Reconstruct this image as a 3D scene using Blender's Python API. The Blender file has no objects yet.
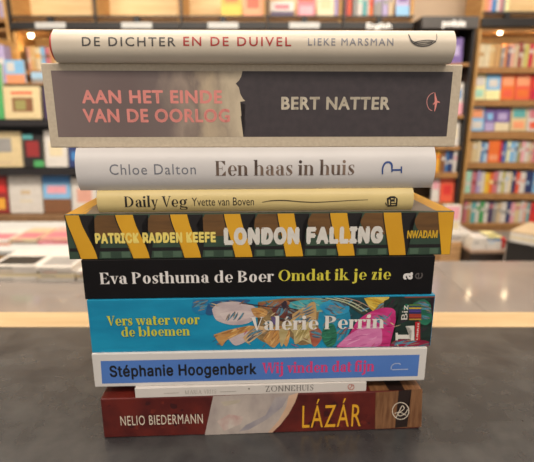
import bpy, bmesh, math, random
from mathutils import Vector, Matrix
random.seed(7)
SC = bpy.context.scene
COL = SC.collection
R = math.radians

# ------------------------------------------------------------------ camera
FPX, PITCH, TABLE_Z = 450.0, 14.5, 0.75
EYE = TABLE_Z + 0.2097
cam_data = bpy.data.cameras.new('camera')
cam = bpy.data.objects.new('camera', cam_data); COL.objects.link(cam)
cam.location = (0, 0, EYE); cam.rotation_euler = (R(90 - PITCH), 0, 0)
cam_data.sensor_fit = 'HORIZONTAL'; cam_data.sensor_width = 36
cam_data.lens = FPX / 534 * 36
cam_data.clip_start = 0.01
cam_data.dof.use_dof = True
cam_data.dof.focus_distance = 0.262
cam_data.dof.aperture_fstop = 10.5
SC.camera = cam

# ------------------------------------------------------------------ light
SC.view_settings.view_transform = 'Standard'; SC.view_settings.look = 'None'
SC.view_settings.gamma = 1; SC.view_settings.use_curve_mapping = False
SC.view_settings.exposure = 0.35
world = bpy.data.worlds.new('shop_ambient'); SC.world = world
world.use_nodes = True
bg = world.node_tree.nodes['Background']
bg.inputs[0].default_value = (1.0, 0.93, 0.86, 1); bg.inputs[1].default_value = 0.40

def area(name, loc, size, power, color=(1, .9, .78), rot=(0, 0, 0), sy=None):
    l = bpy.data.lights.new(name, 'AREA'); l.energy = power; l.color = color
    l.size = size
    if sy: l.shape = 'RECTANGLE'; l.size_y = sy
    o = bpy.data.objects.new(name, l); COL.objects.link(o)
    o.location = loc; o.rotation_euler = rot
    return o
area('ceiling_light', (-1.3, 1.5, 2.9), 2.0, 72, rot=(R(42), 0, 0), sy=.5)
area('ceiling_light', (1.4, 1.5, 2.9), 2.0, 72, rot=(R(42), 0, 0), sy=.5)
area('ceiling_light', (-0.3, 0.6, 2.92), 1.6, 34, sy=.8)
area('ceiling_light', (0.2, -1.3, 2.92), 2.4, 58, sy=.8)

# ------------------------------------------------------------------ pixel -> ray
_p = R(PITCH)
FW = Vector((0, math.cos(_p), -math.sin(_p))); UP = Vector((0, math.sin(_p), math.cos(_p))); RT = Vector((1, 0, 0))
CAM = Vector((0, 0, EYE))
def ray(x, y): return RT * ((x - 267) / FPX) + UP * ((231 - y) / FPX) + FW
def at(x, y, Y):
    d = ray(x, y); return CAM + d * (Y / d.y)
def atz(x, y, z):
    d = ray(x, y); return CAM + d * ((z - EYE) / d.z)
def zpx(y, Y): return at(267, y, Y).z

# ------------------------------------------------------------------ helpers
def lin(c):
    if isinstance(c, str):
        c = tuple(int(c[i:i + 2], 16) / 255 for i in (0, 2, 4))
    return tuple((v / 12.92 if v <= .04045 else ((v + .055) / 1.055) ** 2.4) for v in c)
_M = {}
def mat(name, c, rough=.5, noise=0.0, scale=20, c2=None, stretch=(1, 1, 1), bump=0, metal=0, coat=0, detail=4, lo=.35, hi=.65, spec=.5):
    key = (name, c, rough, noise, scale, c2, stretch, bump)
    if key in _M: return _M[key]
    m = bpy.data.materials.new(name); m.use_nodes = True
    nt = m.node_tree; b = nt.nodes['Principled BSDF']
    b.inputs['Roughness'].default_value = rough; b.inputs['Metallic'].default_value = metal
    b.inputs['Specular IOR Level'].default_value = spec
    if coat: b.inputs['Coat Weight'].default_value = coat; b.inputs['Coat Roughness'].default_value = .15
    col = lin(c)
    tc = nt.nodes.new('ShaderNodeTexCoord'); mp = nt.nodes.new('ShaderNodeMapping')
    mp.inputs['Scale'].default_value = stretch
    nt.links.new(tc.outputs['Object'], mp.inputs[0])
    nz = nt.nodes.new('ShaderNodeTexNoise'); nz.inputs['Scale'].default_value = scale
    nz.inputs['Detail'].default_value = detail
    nt.links.new(mp.outputs[0], nz.inputs[0])
    rp = nt.nodes.new('ShaderNodeValToRGB')
    nt.links.new(nz.outputs[0], rp.inputs[0])
    e = rp.color_ramp.elements; e[0].position = lo; e[1].position = hi
    if c2 is not None: a2 = lin(c2); a1 = col
    else:
        a1 = tuple(v * (1 - noise) for v in col); a2 = tuple(min(1, v * (1 + noise)) for v in col)
    e[0].color = (*a1, 1); e[1].color = (*a2, 1)
    nt.links.new(rp.outputs[0], b.inputs['Base Color'])
    if bump:
        bp = nt.nodes.new('ShaderNodeBump'); bp.inputs['Strength'].default_value = bump
        bp.inputs['Distance'].default_value = .001
        nt.links.new(nz.outputs[0], bp.inputs['Height']); nt.links.new(bp.outputs[0], b.inputs['Normal'])
    _M[key] = m; return m
def glow(name, c, s):
    m = bpy.data.materials.new(name); m.use_nodes = True
    b = m.node_tree.nodes['Principled BSDF']
    b.inputs['Emission Color'].default_value = (*lin(c), 1); b.inputs['Emission Strength'].default_value = s
    return m

def tag(o, label=None, cat=None, group=None, kind=None):
    if label: o['label'] = label
    if cat: o['category'] = cat
    if group: o['group'] = group
    if kind: o['kind'] = kind
    return o
def empty(name, loc, rz=0, label=None, cat=None, group=None, kind=None):
    o = bpy.data.objects.new(name, None); COL.objects.link(o)
    o.location = loc; o.rotation_euler = (0, 0, rz); o.empty_display_size = .02
    return tag(o, label, cat, group, kind)
class MB:
    def __init__(s): s.v = []; s.f = []; s.m = []; s.mats = []
    def mi(s, m):
        if m not in s.mats: s.mats.append(m)
        return s.mats.index(m)
    def quad(s, pts, m):
        b = len(s.v); s.v += [tuple(p) for p in pts]; s.f.append(tuple(range(b, b + len(pts)))); s.m.append(s.mi(m)); return s
    def box(s, lo, hi, m):
        (a, b, c), (d, e, f) = lo, hi
        n = len(s.v)
        s.v += [(a, b, c), (d, b, c), (d, e, c), (a, e, c), (a, b, f), (d, b, f), (d, e, f), (a, e, f)]
        for q in ((0, 3, 2, 1), (4, 5, 6, 7), (0, 1, 5, 4), (1, 2, 6, 5), (2, 3, 7, 6), (3, 0, 4, 7)):
            s.f.append(tuple(n + i for i in q)); s.m.append(s.mi(m))
        return s
    def cyl(s, c, r, h, m, n=16, r2=None):
        r2 = r if r2 is None else r2; b = len(s.v)
        for k in range(n):
            a = 2 * math.pi * k / n
            s.v += [(c[0] + r * math.cos(a), c[1] + r * math.sin(a), c[2]), (c[0] + r2 * math.cos(a), c[1] + r2 * math.sin(a), c[2] + h)]
        for k in range(n):
            j = (k + 1) % n
            s.f.append((b + 2 * k, b + 2 * j, b + 2 * j + 1, b + 2 * k + 1)); s.m.append(s.mi(m))
        s.f.append(tuple(b + 2 * k for k in reversed(range(n)))); s.m.append(s.mi(m))
        s.f.append(tuple(b + 2 * k + 1 for k in range(n))); s.m.append(s.mi(m))
        return s
    def build(s, name, parent=None, bevel=0, loc=None, smooth=False, seg=2):
        me = bpy.data.meshes.new(name); me.from_pydata(s.v, [], s.f)
        for m in s.mats: me.materials.append(m)
        for p, i in zip(me.polygons, s.m): p.material_index = i; p.use_smooth = smooth
        me.update()
        o = bpy.data.objects.new(name, me); COL.objects.link(o)
        if parent: o.parent = parent
        if loc: o.location = loc
        if bevel:
            b = o.modifiers.new('bevel', 'BEVEL'); b.width = bevel; b.segments = seg; b.limit_method = 'ANGLE'
        return o

# ------------------------------------------------------------------ materials of the place
WOOD = mat('tan_wood', 'c79a5c', .5, c2='b98748', scale=6, stretch=(1, 1, 14))
WOODX = mat('tan_shelf_wood', 'a67a49', .5, c2='8e6438', scale=5, stretch=(14, 1, 1))
WOODB = mat('pale_back_panel', 'e8cc98', .6, c2='dfbf88', scale=5, stretch=(1, 1, 8))
BLACK = mat('black_metal', '1d1a19', .45, .2, 40)
GREYM = mat('dark_grey_fascia', '4a4643', .5, .1, 30)
PLATE = mat('white_sign_plate', 'bfbfbc', .5, .03, 30)
PAGE = mat('page_edges', 'd9cfbd', .8, .10, 900, stretch=(.02, .02, 1))
PAGEV = mat('book_pages', 'e2d9c6', .8, .08, 500, stretch=(1, .02, .02))
WALLM = mat('warm_plaster', 'd9c4aa', .9, .03, 3)

# ------------------------------------------------------------------ setting
def plane(name, x0, x1, y0, y1, z0, z1, m):
    return tag(MB().box((x0, y0, z0), (x1, y1, z1), m).build(name), kind='structure')
plane('floor', -4, 4, -2.5, 4.9, -.05, 0, mat('grey_floor', '8d857c', .45, .12, 4))
plane('wall_back', -4, 4, 4.25, 4.4, 0, 3.0, WALLM)
plane('ceiling', -4, 4, -2.5, 4.9, 3.0, 3.1, mat('pale_ceiling', 'e8e0d4', .9, .02, 3))

# ------------------------------------------------------------------ near table
ys0 = atz(267, 327.0, TABLE_Z).y; ys1 = atz(267, 312.0, TABLE_Z).y
tb = empty('display_table', (0, 0, 0), 0, 'dark grey topped table with an oak edge strip, carrying the tall book stack', 'table')
SLAB = mat('dark_slate_top', '2c2c2e', .25, c2='424242', scale=42, detail=10, bump=.18, lo=.34, hi=.68, spec=.75)
OAK = mat('oak_edge', 'bda27a', .45, c2='b0946c', scale=9, stretch=(1, 14, 14))
MB().box((-.95, -.35, TABLE_Z - .03), (.95, ys0, TABLE_Z), SLAB).build('table_top', tb, .001)
MB().box((-.95, ys0 + .0006, TABLE_Z - .05), (.95, ys1, TABLE_Z + .0004), OAK).build('edge_strip', tb, .0015)
for sx in (-.88, .88):
    for sy in (-.28, ys1 - .08):
        MB().box((sx - .03, sy - .03, 0), (sx + .03, sy + .03, TABLE_Z - .03), OAK).build('leg', tb, .003)

# ------------------------------------------------------------------ low glossy table behind
LY = 3.7
_zl = at(500, 32, LY).z - EYE
_d = ray(476, 298); _zr = _d.z / _d.y * LY
LOW_Z = EYE - (-_zr - _zl) / 2
yfar = atz(267, 261, LOW_Z).y
lt = empty('low_table', (0, 0, 0), 0, 'lower glossy grey table behind the slate one, its top reflecting shop lights', 'table')
GLOSS = mat('polished_grey_top', '7d746d', .08, c2='898079', scale=5, detail=6, lo=.3, hi=.7)
xs = atz(466, 294, LOW_Z).x
MB().box((-1.6, .62, LOW_Z - .03), (xs - .0006, yfar, LOW_Z), GLOSS).build('table_top', lt, .0015)
MB().box((xs + .0006, .62, LOW_Z - .03), (1.7, yfar, LOW_Z), GLOSS).build('table_top', lt, .0015)
for sx in (-1.5, 1.6):
    for sy in (.70, yfar - .1):
        MB().box((sx - .04, sy - .04, 0), (sx + .04, sy + .04, LOW_Z - .03), OAK).build('leg', lt, .003)

# ------------------------------------------------------------------ lettering
def _cr(pts, n=8):
    out = []
    P = [pts[0]] + list(pts) + [pts[-1]]
    for i in range(1, len(P) - 2):
        for k in range(n):
            t = k / n
            out.append(tuple(.5 * (2 * P[i][j] + (P[i + 1][j] - P[i - 1][j]) * t + (2 * P[i - 1][j] - 5 * P[i][j] + 4 * P[i + 1][j] - P[i + 2][j]) * t * t
                        + (3 * P[i][j] - P[i - 1][j] - 3 * P[i + 1][j] + P[i + 2][j]) * t ** 3) for j in range(len(pts[0]))))
    out.append(tuple(pts[-1])); return out
def stroke_polys(pts, smooth=True, n=8):
    """pts: (x, y, width) -> quads"""
    q = _cr(pts, n) if smooth and len(pts) > 2 else list(pts)
    L = []
    for i, (x, y, w) in enumerate(q):
        a = q[max(0, i - 1)]; b = q[min(len(q) - 1, i + 1)]
        dx, dy = b[0] - a[0], b[1] - a[1]; l = math.hypot(dx, dy) or 1
        L.append(((x - dy / l * w / 2, y + dx / l * w / 2), (x + dy / l * w / 2, y - dx / l * w / 2)))
    return [[L[i][0], L[i][1], L[i + 1][1], L[i + 1][0]] for i in range(len(L) - 1)]
def disc(cx, cy, r, n=14, ry=None):
    return [(cx + r * math.cos(2 * math.pi * k / n), cy + (ry or r) * math.sin(2 * math.pi * k / n)) for k in range(n)]
XH, CH, AH, DH = .49, .70, .74, -.21
def glyph(c, W, T):
    """one letter of a high-contrast book serif, drawn from stems, bowls and hairlines"""
    P = []
    def box(a, b, d, e): P.append([(a, b), (d, b), (d, e), (a, e)])
    def ring(cx, cy, rx, ry, wl, wr, t, a0=0, a1=360):
        n = max(6, int(abs(a1 - a0) / 12))
        pr = None
        for k in range(n + 1):
            a = R(a0 + (a1 - a0) * k / n); w = wl if math.cos(a) < 0 else wr
            o = (cx + rx * math.cos(a), cy + ry * math.sin(a)); i = (cx + (rx - w) * math.cos(a), cy + (ry - t) * math.sin(a))
            if pr: P.append([pr[0], o, i, pr[1]])
            pr = (o, i)
    def st(*pts, smooth=True): P.extend(stroke_polys(pts, smooth))
    def dot(x, y, r): P.append(disc(x, y, r))
    S = .045; RX = .13 + W * .6; x0 = .05
    def stem(x, y0, y1, top=True, bot=True, topboth=False):
        box(x, y0, x + W, y1)
        if bot: box(x - S, y0, x + W + S, y0 + T)
        if top: P.append([(x - S, y1 - T), (x, y1 - T * 2.2), (x, y1), (x - S, y1)])
        if topboth: box(x - S, y1 - T, x + W + S, y1)
    def arch(xa, gap, serif=True):   # from stem at xa, returns x of new stem
        x2 = xa + W + gap; l = xa + W * .55; cx = (l + x2 + W) / 2; rx = (x2 + W - l) / 2
        ring(cx, XH - .19, rx, .195, T, W, T * 1.4, 0, 165)
        box(x2, 0, x2 + W, XH - .19)
        if serif: box(x2 - S, 0, x2 + W + S, T)
        return x2
    if c == ' ': return [], .24
    if c == 'é':
        P, a = glyph('e', W, T); P.append([(.2, XH + .05), (.24, XH + .05), (.36, XH + .2), (.26, XH + .2)]); return P, a
    g = .15
    if c == 'o': ring(x0 + RX, XH / 2, RX, XH / 2 + .01, W, W, T); a = 2 * RX + .1
    elif c == 'c':
        ring(x0 + RX, XH / 2, RX, XH / 2 + .01, W, W * .5, T, 50, 320); dot(x0 + 2 * RX - .06, XH * .72, W * .45); a = 2 * RX + .07
    elif c == 'e':
        ring(x0 + RX, XH / 2, RX, XH / 2 + .01, W, W * .75, T, 0, 322); box(x0 + W * .8, XH / 2 - T, x0 + 2 * RX - .005, XH / 2 + T * .3); a = 2 * RX + .08
    elif c == 'a':
        x = x0 + .2 + W * .25; r = x + W
        box(x, .03, r, .33); ring((x0 + .03 + r) / 2, .33, (r - x0 - .03) / 2, XH - .32, T * 2, W, T, 0, 150); dot(x0 + .02 + W * .4, .36, W * .42)
        ring(x0 + .16 + W * .2, .145, .16 + W * .2, .15, W, W, T, 85, 275); box(x0 + .15, .27, x + .01, .27 + T); box(x0 + .15, -.005, x + .02, T)
        P.append([(x, .04), (x + W * .4, 0), (r + .05, 0), (r + .05, T * 1.3), (r, .05)]); a = r + .07
    elif c == 'd':
        ring(x0 + RX, XH / 2, RX, XH / 2 + .01, W, T * 2, T); x = x0 + 2 * RX - W * .7; stem(x, 0, AH, True, False); box(x + W, 0, x + W + S, T); a = x + W + .07
    elif c in 'bp':
        stem(x0, 0 if c == 'b' else DH, AH if c == 'b' else XH, True, c == 'p'); ring(x0 + W * .7 + RX, XH / 2, RX, XH / 2 + .01, T * 2, W, T); a = x0 + W * .7 + 2 * RX + .05
    elif c == 'g':
        ring(x0 + RX, XH * .62, RX, XH * .39, W, W, T); st((x0 + .1, .11, T * 2), (x0 + .04, .04, W * .5), (x0 + .15, -.01, W * .6), (x0 + 2 * RX, -.05, W * .6), (x0 + 2 * RX - .02, -.17, T * 2), (x0 + RX, -.21, T), (x0 + .02, -.15, T * 2), (x0 + .08, -.02, T))
        st((x0 + 2 * RX - .08, XH * .85, T * 1.5), (x0 + 2 * RX, XH, T * 2)); dot(x0 + 2 * RX + .02, XH - .03, W * .33); a = 2 * RX + .11
    elif c in 'hn':
        stem(x0, 0, AH if c == 'h' else XH); x = arch(x0, g); a = x + W + .07
    elif c == 'm': stem(x0, 0, XH); x = arch(arch(x0, g - .01), g - .01); a = x + W + .07
    elif c == 'r':
        stem(x0, 0, XH); ring(x0 + W + .07, XH - .14, .1, .145, T, T * 2, T * 1.5, 50, 165); dot(x0 + W + .13, XH - W * .4, W * .42); a = x0 + W + .19
    elif c == 'i': stem(x0, 0, XH); dot(x0 + W / 2, XH + .15, W * .58); a = x0 + W + .08
    elif c == 'l': stem(x0, 0, AH); a = x0 + W + .08
    elif c == 'f':
        stem(x0, 0, .56, False); box(x0 - .05, XH - T, x0 + W + .1, XH); ring(x0 + W + .05, .56, W + .05, .18, W, T * 2, T, 60, 180); dot(x0 + W + .09, .68, W * .42); a = x0 + W + .1
    elif c == 'j':
        stem(x0 + .03, -.09, XH, True, False); dot(x0 + .03 + W / 2, XH + .15, W * .58); ring(x0 - .02, -.09, W + .05, .13, T, W, T, 250, 360); dot(x0 - .03, -.18, W * .4); a = x0 + W + .1
    elif c == 'k':
        stem(x0, 0, AH); st((x0 + W, .2, T * 1.3), (x0 + W + .2, XH - .01, T * 1.3)); P.append([(x0 + W + .04, .26), (x0 + W + .1, .34), (x0 + W * 2 + .2, 0), (x0 + W + .17, 0)])
        box(x0 + W + .11, XH - T, x0 + W + .27, XH); box(x0 + W + .1, 0, x0 + 2 * W + .25, T); a = x0 + 2 * W + .24
    elif c == 's':
        st((x0 + .28, XH - .1, T * 2), (x0 + .25, XH - .02, T * 1.6), (x0 + .15, XH - .01, T * 1.3), (x0 + .06, XH - .09, W * .6), (x0 + .1, XH * .6, W * .95), (x0 + .2, XH * .42, W * 1.05), (x0 + .26, .12, W * .7), (x0 + .18, .015, T * 1.4), (x0 + .06, .02, T * 1.4), (x0 + .02, .1, T * 2))
        box(x0 + .27, XH - .15, x0 + .27 + T, XH); box(x0 + .01, 0, x0 + .01 + T, .16); a = .39
    elif c == 't':
        box(x0 + .03, .06, x0 + .03 + W, .64); box(x0 - .04, XH - T * 1.2, x0 + W + .14, XH); st((x0 + .03 + W / 2, .09, W), (x0 + .06 + W * .7, .015, W * .5), (x0 + W + .16, .06, T)); a = x0 + W + .15
    elif c == 'u':
        x2 = x0 + W + g; box(x0, .18, x0 + W, XH); box(x0 - S, XH - T, x0, XH); ring((x0 + x2 + W * .45) / 2, .18, (x2 + W * .45 - x0) / 2, .19, W, T, T * 1.4, 180, 345); stem(x2, 0, XH, True, False); box(x2 + W, 0, x2 + W + S, T); a = x2 + W + .08
    elif c in 'vwyV':
        h = CH if c == 'V' else XH; wd = .22 if c != 'V' else .33
        def vee(x):
            P.append([(x, h), (x + W * 1.1, h), (x + wd / 2 + W * .8, .0), (x + wd / 2 + W * .4, 0)]); st((x + wd / 2 + W * .6, 0, T * 1.4), (x + wd + W, h, T * 1.4)); box(x - .04, h - T, x + W + .06, h); box(x + wd + W * .6 - .03, h - T, x + wd + W + .07, h)
        vee(x0 - .02)
        if c == 'w': vee(x0 + wd * .95 + W * .3); a = x0 + wd * 1.95 + W * 1.3 + .03
        else: a = x0 + wd + W + .03
        if c == 'y': st((x0 + wd / 2 + W * .58, 0.02, T * 2), (x0 + wd / 2, -.17, T * 2), (x0 + .04, -.19, T * 2)); dot(x0 + .04, -.16, W * .4)
    elif c == 'z':
        P.append([(x0 - .01, 0), (x0 + W, 0), (x0 + .29, XH), (x0 + .29 - W, XH)]); box(x0, XH - T * 1.5, x0 + .29, XH); box(x0, 0, x0 + .31, T * 1.5); box(x0, XH - .14, x0 + T, XH); box(x0 + .31 - T, 0, x0 + .31, .15); a = .41
    elif c == 'D': stem(x0, 0, CH, False, True, True); ring(x0 + W * .8, CH / 2, .3 + W, CH / 2, W, W, T, -90, 90); a = x0 + W * 1.8 + .36
    elif c == 'P': stem(x0, 0, CH, False, True, True); ring(x0 + W * .8, CH * .74, .2 + W, CH * .26, W, W, T, -90, 90); a = x0 + W * 1.8 + .25
    elif c == 'R': stem(x0, 0, CH, False, True, True); ring(x0 + W * .8, CH * .74, .2 + W, CH * .26, W, W, T, -90, 90); P.append([(x0 + W + .06, CH * .5), (x0 + 2 * W + .06, CH * .5), (x0 + 2 * W + .26, 0), (x0 + W + .22, 0)]); a = x0 + W * 2 + .26
    elif c == 'B': stem(x0, 0, CH, False, True, True); ring(x0 + W * .8, CH * .76, .18 + W, CH * .24, W, W, T, -90, 90); ring(x0 + W * .8, CH * .265, .22 + W, CH * .265, W, W, T, -90, 90); a = x0 + W * 1.8 + .29
    elif c == 'E':
        stem(x0, 0, CH, False, True, True); box(x0, CH - T, x0 + W + .3, CH); box(x0, 0, x0 + W + .32, T); box(x0, CH / 2 - T / 2, x0 + W + .17, CH / 2 + T / 2)
        P.append([(x0 + W + .3, CH), (x0 + W + .1, CH), (x0 + W + .29, CH - .2), (x0 + W + .3, CH - .2)]); P.append([(x0 + W + .32, 0), (x0 + W + .32, .22), (x0 + W + .31, .22), (x0 + W + .1, 0)]); box(x0 + W + .15, CH / 2 - .09, x0 + W + .17, CH / 2 + .09); a = x0 + W + .38
    elif c == 'O': r = .27 + W * .5; ring(x0 + r, CH / 2, r, CH / 2 + .01, W, W, T); a = 2 * r + .1
    elif c == 'I': stem(x0, 0, CH, False, True, True); a = x0 + W + .08
    elif c == 'H': stem(x0, 0, CH, False, True, True); stem(x0 + W + .26, 0, CH, False, True, True); box(x0 + W, CH / 2, x0 + W + .26, CH / 2 + T); a = x0 + 2 * W + .34
    elif c == 'N': stem(x0, 0, CH, False, True, True); stem(x0 + W + .34, 0, CH, False, False, True); P.append([(x0, CH), (x0 + W, CH), (x0 + W * 2 + .34, 0), (x0 + W + .34, 0)]); a = x0 + 2 * W + .42
    elif c == 'M': stem(x0, 0, CH, False); stem(x0 + W + .44, 0, CH, False); P.append([(x0, CH), (x0 + W, CH), (x0 + W + .24, 0), (x0 + .22, 0)]); st((x0 + W + .22, 0, T * 1.5), (x0 + W + .46, CH, T * 1.5)); a = x0 + 2 * W + .52
    elif c == 'A': P.append([(x0 + .24, CH), (x0 + .3, CH), (x0 + .48 + W * .5, 0), (x0 + .46 - W * .5, 0)]); st((x0 + .04, 0, T * 1.4), (x0 + .26, CH, T * 1.4)); box(x0 + .12, .22, x0 + .4, .22 + T); box(x0 - .02, 0, x0 + .12, T); box(x0 + .36, 0, x0 + .54, T); a = .58
    elif c == 'U': stem(x0, .2, CH, False, False, True); box(x0 + W + .27, .2, x0 + W + .27 + T, CH); box(x0 + W + .2, CH - T, x0 + W + .35, CH); ring(x0 + (W + .27 + T) / 2, .2, (W + .27 + T) / 2, .21, W, T, T * 1.5, 180, 360); a = x0 + W + .36
    elif c == 'J': stem(x0 + .1, .1, CH, False, False, True); ring(x0 + .05, .1, W + .05, .12, T, W, T, 230, 360); a = x0 + W + .18
    elif c == 'S':
        st((x0 + .36, CH - .16, T * 2), (x0 + .3, CH - .03, T * 1.6), (x0 + .18, CH - .01, T * 1.3), (x0 + .06, CH - .13, W * .6), (x0 + .12, CH * .6, W * .95), (x0 + .26, CH * .42, W * 1.05), (x0 + .34, .17, W * .7), (x0 + .22, .015, T * 1.4), (x0 + .08, .02, T * 1.4), (x0 + .02, .16, T * 2)); a = .48
    elif c == 'Z': P.append([(x0 - .01, 0), (x0 + W, 0), (x0 + .42, CH), (x0 + .42 - W, CH)]); box(x0, CH - T * 1.5, x0 + .42, CH); box(x0, 0, x0 + .44, T * 1.5); box(x0, CH - .18, x0 + T, CH); box(x0 + .44 - T, 0, x0 + .44, .2); a = .54
    elif c == 'W':
        P1, a1 = glyph('V', W, T); P2, _ = glyph('V', W, T); P.extend(P1); d = a1 - .12
        P.extend([[(x + d, y) for x, y in q] for q in P2]); a = a1 + d
    else: a = .3
    return P, a
def serif_text(txt, W=.12, T=.022, track=0):
    out = []; x = 0
    for c in txt:
        P, a = glyph(c, W, T); out += [[(u + x, v) for u, v in q] for q in P]; x += a + track
    return out, CH
GROT = None
try:
    import os
    GROT = bpy.data.fonts.load(os.path.join(bpy.utils.system_resource('DATAFILES'), 'fonts', 'Inter.woff2'))   # ships with Blender
except Exception: GROT = None
def sans_text(txt, bold=0.0, track=1.0, grot=False):
    q = _plain_text(txt, track, grot)
    if bold > 0:
        q = [[(x + bold * math.cos(k * math.pi / 3), y + bold * math.sin(k * math.pi / 3)) for x, y in p] for k in range(6) for p in q]
    return q
def _plain_text(txt, track, grot):
    bold = 0
    cu = bpy.data.curves.new('lettering', 'FONT'); cu.body = txt; cu.size = 1; cu.offset = bold; cu.space_character = track
    cu.resolution_u = 3
    if grot and GROT: cu.font = GROT
    o = bpy.data.objects.new('lettering', cu); COL.objects.link(o)
    bpy.context.view_layer.update()
    me = bpy.data.meshes.new_from_object(o.evaluated_get(bpy.context.evaluated_depsgraph_get()))
    out = [[(me.vertices[i].co.x, me.vertices[i].co.y) for i in p.vertices] for p in me.polygons]
    bpy.data.objects.remove(o); bpy.data.curves.remove(cu); bpy.data.meshes.remove(me)
    return out
_cap = {}
def sans_cap(bold, grot=False):
    if (bold, grot) not in _cap: _cap[bold, grot] = max(y for q in sans_text('H', bold, 1, grot) for x, y in q)
    return _cap[bold, grot]

# ------------------------------------------------------------------ the books of the stack
class Book:
    """A lying book, spine to the front. Local frame: x along the spine, y into the book, z up; origin under the middle of the spine."""
    def __init__(s, name, label, L, R_, z, th, depth, Y, yaw, bulge=0.0, group=None):
        # L, R_: pixel x of the left and right spine ends near mid height; Y: distance of left end
        ym = 231
        P = at(L[0], L[1], Y); s.yaw = yaw
        ex = Vector((math.cos(yaw), math.sin(yaw), 0)); ey = Vector((-math.sin(yaw), math.cos(yaw), 0))
        P.z = z
        d = ray(*R_); n = ey                                   # right end: ray meets the spine plane
        Q = CAM + d * (((P - CAM).dot(n)) / d.dot(n))
        s.len = (Q - P).dot(ex)
        s.o = P + ex * s.len / 2; s.ex, s.ey, s.z, s.th, s.depth, s.b = ex, ey, z, th, depth, bulge
        s.root = empty(name, s.o, yaw, label, 'book', 'books in the tall stack on the dark table')
        s.layer = 0
    def prof(s, v):
        if not s.b: return 0.0
        t = min(1, abs(2 * v / s.th - 1)); return -s.b * (1 - t ** 2.4)
    def uv(s, x, y):
        d = ray(x, y); off = -s.b * .7
        for _ in range(4):
            k = ((s.o + s.ey * off - CAM).dot(s.ey)) / d.dot(s.ey); Pt = CAM + d * k
            u = (Pt - s.o).dot(s.ex); v = Pt.z - s.z; off = s.prof(min(max(v, 0), s.th))
        return u, v
    def flat(s, name, items, label=None, top=False, hold=False):
        """items: list of (polygons in spine u,v, material) -> ONE printed part lying on the spine"""
        bm = bmesh.new(); mats = []
        for polys, m in items:
            if m not in mats: mats.append(m)
            many = len(polys) > 1
            ill = 'illustration' in name
            s.lift = getattr(s, 'lift', .00008) + (.000004 if ill else .000008)
            base = s.lift; step = .0000012
            if ill: step = .0000001
            elif many: s.lift += .000036
            for qi, q in enumerate(polys):
                off = base + (((qi * 11) % 31) * step if many else 0)
                vs = [bm.verts.new((u, -off, v) if not top else (u, v, s.th + off)) for u, v in q]
                try: f = bm.faces.new(vs)
                except ValueError: continue
                f.material_index = mats.index(m)
        if s.b and not top:
            n = 14
            for k in range(1, n):
                g = bm.verts[:] + bm.edges[:] + bm.faces[:]
                bmesh.ops.bisect_plane(bm, geom=g, plane_co=(0, 0, s.th * k / n), plane_no=(0, 0, 1), dist=1e-7)
        bmesh.ops.triangulate(bm, faces=bm.faces[:])
        bmesh.ops.recalc_face_normals(bm, faces=bm.faces[:])
        for f in bm.faces:
            if not top and f.normal.y > 0 or top and f.normal.z < 0: f.normal_flip()
        if not top:
            for v in bm.verts: v.co.y += s.prof(v.co.z)
        me = bpy.data.meshes.new(name); bm.to_mesh(me); bm.free()
        for m in mats: me.materials.append(m)
        o = bpy.data.objects.new(name, me); COL.objects.link(o); o.parent = s.root
        if label: o['label'] = label
        return o
    def fit(s, polys, cap, x0, x1, yb, yc):
        """scale drawn letters so they run between two photographed ends and stand cap-high"""
        a = s.uv(x0, yb[0] if isinstance(yb, tuple) else yb); b = s.uv(x1, yb[1] if isinstance(yb, tuple) else yb)
        t = s.uv(x0, yc)
        xs_ = [x for q in polys for x, y in q]; lo, hi = min(xs_), max(xs_)
        kx = (b[0] - a[0]) / (hi - lo); vb = (a[1] + b[1]) / 2; ky = (t[1] - a[1]) / cap
        return [[(a[0] + (x - lo) * kx, vb + y * ky) for x, y in q] for q in polys]
    def sans(s, txt, x0, x1, yb, yc, bold=0, track=1, grot=False): return s.fit(sans_text(txt, bold, track, grot), sans_cap(bold, grot), x0, x1, yb, yc)
    def serif(s, txt, x0, x1, yb, yc, W=.12, T=.022, track=0):
        P, c = serif_text(txt, W, T, track); return s.fit(P, c, x0, x1, yb, yc)
    def px(s, *pts): return [s.uv(*p) for p in pts]
    def strk(s, *pts, w=1.0, smooth=True):
        """stroke through pixels of the photograph, w pixels wide"""
        k = 1 / (abs(s.uv(300, 200)[0] - s.uv(301, 200)[0]) or 1)
        return stroke_polys([(*s.uv(p[0], p[1]), (p[2] if len(p) > 2 else w) / k) for p in pts], smooth, 6)
    def cover(s, m, board=.0012, hard=False, over=0.0, extra=None, name='cover', pagemat=None, x_in=None):
        """wrap of front board, spine and back board as ONE mesh, and the page block inside"""
        h = s.len / 2; n = 18 if s.b else 1; mb = MB()
        outer = [(s.depth, s.th)] + [(s.prof(s.th * (n - k) / n), s.th * (n - k) / n) for k in range(n + 1)] + [(s.depth, 0)]
        th2 = s.th - 2 * board
        inner = [(s.depth, s.th - board)] + [(s.prof(s.th * (n - k) / n) + board, board + th2 * (n - k) / n) for k in range(n + 1)] + [(s.depth, board)]
        N = len(outer)
        for x in (-h, h):
            for y, z in outer: mb.v.append((x, y, z))
            for y, z in inner: mb.v.append((x, y, z))
        i = mb.mi(m)
        for k in range(N - 1):
            for q in ((k, k + 1, 2 * N + k + 1, 2 * N + k), (N + k + 1, N + k, 3 * N + k, 3 * N + k + 1), (k + 1, k, N + k, N + k + 1), (2 * N + k, 2 * N + k + 1, 3 * N + k + 1, 3 * N + k)):
                mb.f.append(q); mb.m.append(i)
        for q in ((0, 2 * N, 3 * N, N), (N - 1, 2 * N - 1, 4 * N - 1, 3 * N - 1)): mb.f.append(q); mb.m.append(i)
        c = mb.build(name, s.root)
        bm = bmesh.new(); bm.from_mesh(c.data); bmesh.ops.recalc_face_normals(bm, faces=bm.faces[:])
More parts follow.
